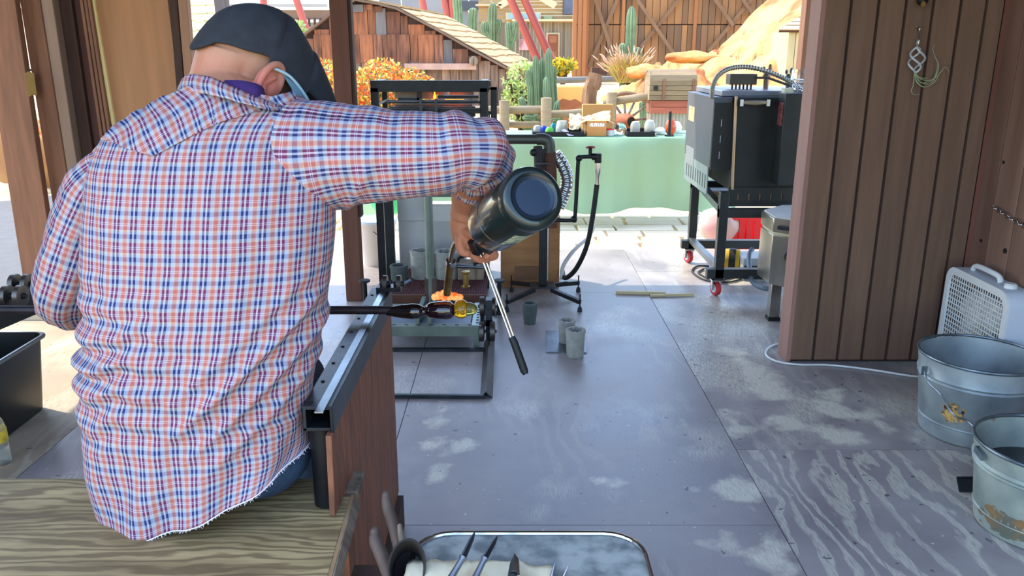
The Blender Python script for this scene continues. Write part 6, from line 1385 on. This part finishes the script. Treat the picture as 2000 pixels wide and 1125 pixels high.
# ================= rock outcrop =================
sil=[(1085,262),(1110,240),(1140,215),(1180,190),(1240,160),(1285,140),(1325,112),(1370,106),(1400,104),(1418,80),(1432,62),(1455,44),(1480,14),(1510,-14),(1560,-60),(1640,-130)]
rb=MB(); nu,nv=120,60
for j_ in range(nv+1):
    v_=j_/nv; Y=lerp(9.6,15.5,v_)
    for i in range(nu+1):
        u_=i/nu; px=lerp(1085,1640,u_)
        top_=P(px,tab(px,sil),15.5); x=lerp(P(px,200,10.2).x+ (0.1),top_.x,v_)
        zb=gz(x,Y)-.25; z=lerp(zb,top_.z,v_**(.62 if px<1400 else .8))
        n_=noise.fractal(Vector((x*1.1,Y*.8,z*1.1)),1,2.1,5)
        ed=min(1,4*v_)*(1 if v_<1 else .6)*min(1,u_*6+.2)
        rb.v.append(Vector((x+.18*n_*ed,Y+.12*noise.noise(Vector((x*2,z*2,3))),z+.34*n_*ed+.10*noise.noise(Vector((x*4,Y*3,z*5)))*ed)))
for i in range(nu+1):
    p=rb.v[nv*(nu+1)+i]; rb.v.append(Vector((p.x,p.y+.6,gz(p.x,16)-.4)))
for j_ in range(nv+1):
    for i in range(nu): rb.f.append((j_*(nu+1)+i,j_*(nu+1)+i+1,(j_+1)*(nu+1)+i+1,(j_+1)*(nu+1)+i))
ro=M('rock_outcrop',rb,rock,None,'large sunlit orange sandstone outcrop rising to the upper right','rock',smooth=80)
def boulder(px,py,Y,r,lab,m=rock,seed=0):
    c=P(px,py,Y); b_=MB().ball(c,r,40,26)
    for v in b_.v:
        d=(v-c); k=.22*noise.noise(d*(2.2/max(r))+Vector((seed,0,0)))+.10*noise.noise(d*(5/max(r))+Vector((seed,3,0))); v+=d*k
    return M('boulder',b_,m,None,lab,'rock',smooth=50)
boulder(1112,232,10.9,(.50,.3,.34),'rounded sunlit orange boulder behind the stump and carton',seed=1)
boulder(1262,140,14.0,(.35,.3,.12),'low reddish boulder at the foot of the grass clump',seed=2)
boulder(1350,112,14.5,(.45,.3,.10),'flat orange boulder on the ridge below the barn wall',seed=5)
M('garden_box',MB().box(P(1035,230,10.7).x,P(1140,230,10.7).x,10.7,11.2,gz(.6,10.7)-.2,P(0,168,10.7).z),mat('orange_wall',(236,176,96),.9,0,.1,2),None,'low orange plastered block wall behind the tall cactus','wall block',bev=.02)
# dark water pipe line / kerb at the back
M('kerb_line',MB().tube([P(1040,158,16.5),P(1120,156,16.5),P(1205,154,16.5)],.06,8),mat('kerb_dark',(110,110,104),.7,0,.1),None,'long dark pipe lying on the sand before the old facade','pipe')
# ================= red roller tubes =================
redt=mat('red_tube_paint',(166,78,66),.45,0,.1,2,bump=0)
for i,(a,b_,lab) in enumerate([((985,-30),(1060,140),'slanting red steel tube before the old facade, left one of the crossing pair'),((1012,-30),(1091,150),'slanting red steel tube before the old facade, right one of the crossing pair'),((569,-30),(600,62),'slanting red steel tube above the cap, beside the post'),((513,-30),(516,40),'upright red steel tube right above the cap'),((820,-30),(828,18),'short red tube end above the shed ridge'),((862,-30),(872,20),'upright red steel tube over the shed roof, left one'),((880,-30),(884,24),'upright red steel tube over the shed roof, right one')]):
    Y=20.5 if i<2 else 23; p0,p1=P(*a,Y),P(*b_,Y)
    if i in (2,3,4,5,6): d=(p1-p0); p1=p0+d*((gz(p0.x,Y)-.1-p0.z)/d.z)
    else: d=(p1-p0); p1=p0+d*((gz(p0.x,Y)-.1-p0.z)/d.z)
    M('steel_tube',MB().tube([p0,p1],.095,14),redt,None,lab,'steel tube')
M('steel_tube',MB().tube([P(395,22,15),P(430,-2,15),P(470,-30,15)],.06,10),redt,None,'thin slanting red rail at the left above the shingled roof','steel tube')
# ================= far left: second shed, trunk, backdrop =================
ls=E('small_hut',(P(380,60,11).x,11,0),'timber hut with a pale shingled roof between the door panel and the cap','hut')
roofrows(P(345,-22,11.5),P(352,92,10.4),7,3,ls,mat('pale_shingle',(216,200,150),.9,0,.08,4,rnd=.1),'roof_shingle',Vector((.48,0,0)),seed=12)
x0=P(340,95,10.6).x
for k in range(9): M('wall_plank',MB().box(x0+k*.075,x0+k*.075+.07,10.6,10.63,-.1,P(0,92,10.6).z),weather,ls)
roofrows(P(300,-22,11.5),P(300,92,10.4),7,3,ls,mat('pale_shingle',(216,200,150)),'roof_shingle',Vector((.42,0,0)),seed=13)
M('hut_side',MB().box(x0-.9,x0,10.6,10.66,-.1,P(0,92,10.6).z),timber,ls)
t=E('weathered_pole',(P(424,40,13).x,13,.2),'dark grey weathered pole rising behind the cap','pole'); M('pole_shaft',MB().tube([(P(424,40,13).x,13,0),P(424,-60,13)],.14,14,fn=lambda t,a:1+.05*math.sin(a*9)),mat('pole_grey',(96,88,84),.9,0,.25,4,(3,3,.4),.4),t)
bd=E('background_building',(P(560,60,27).x,27,.8),'long grey slatted building far behind the shed and cap','building')
gb2=mat('far_grey',(150,146,142),.9,0,.1,1,rnd=.08); 
for k in range(6): M('wall_panel',MB().box(P(380+k*60,0,27).x,P(380+(k+1)*60,0,27).x-.03,27,27.1,.3,P(0,44,27).z),gb2,bd)
M('balcony_beam',MB().box(P(520,0,26.8).x,P(660,0,26.8).x,26.6,26.8,P(0,38,26.8).z,P(0,20,26.8).z),mat('far_brown',(120,96,78),.9,0,.1,1),bd)
for k in range(12): x=P(525+k*11,0,26.6).x; M('baluster',MB().box(x-.03,x+.03,26.5,26.58,P(0,52,26.6).z,P(0,36,26.6).z),timber_dark,bd)
M('tin_roof',MB().slab([P(380,14,26.5),P(640,14,26.5),P(640,-60,31),P(380,-60,31)],-.1),mat('tin_grey',(150,156,164),.5,.3,.08,2),bd)
for k in range(6): M('wall_panel',MB().box(P(740+k*44,0,28).x,P(740+(k+1)*44,0,28).x-.03,28,28.1,.3,P(0,-30,28).z),mat('far_slate',(132,130,130),.9,0,.1,1,rnd=.08),bd)
M('dark_window',MB().box(P(898,0,27.9).x,P(935,0,27.9).x,27.9,27.98,P(0,20,27.9).z,P(0,2,27.9).z),mat('far_window',(60,64,70),.3,0,.1),bd)
# left opening: pavement, ledge rocks
pv=M('grey_pavement',MB().box(-9.5,-3.1,4.4,8.6,-.16,-.115),mat('asphalt',(92,92,92),.95,0,.1,10,bump=.1),None,'grey paved strip outside the left opening','pavement'); pv['kind']='structure'
boulder(-6,398,8.6,(.55,.4,.22),'pale sunlit ledge rock outside the left opening',mat('pale_rock',(190,170,130),.9,0,.1,3,bump=.4),seed=7)
boulder(-20,330,9.2,(.8,.4,.6),'orange brown boulder outside the left opening',mat('brown_rock',(206,150,90),.9,0,.2,2,bump=.5,col2=(160,104,60)),seed=9)
boulder(18,300,10.5,(.5,.4,.8),'tall pale rock beyond the ledge outside the left opening',mat('pale_rock',(190,170,130)),seed=11)
lm4=leafmat('orange_leaves',[(226,120,50),(236,160,70),(200,150,70)])
bush([bl(-8,255,.5,.3,.35,9.5),bl(15,240,.3,.3,.3,9.8)],1200,.06,lm4,'orange leaved shrub beyond the rocks in the left opening')
# distant hill to close the view
hb=MB(); nn_=60
for i in range(nn_+1):
    x=-34+68*i/nn_; h=3.5+1.0*noise.noise(Vector((x*.12,0,0)))+.4*noise.noise(Vector((x*.5,1,0)))
    for j_,(y,zz) in enumerate(((36,.6),(38,h*.5+.5),(41,h),(46,.5))): hb.v.append(Vector((x,y+.6*noise.noise(Vector((x*.4,j_,2))),zz)))
for i in range(nn_):
    for j_ in range(3): hb.f.append((i*4+j_,(i+1)*4+j_,(i+1)*4+j_+1,i*4+j_+1))
M('desert_hills',hb,mat('hill_sand',(176,160,136),.95,0,.15,.5,bump=.5),None,'hazy tan desert hills far behind everything','hills',kind='structure',smooth=80)
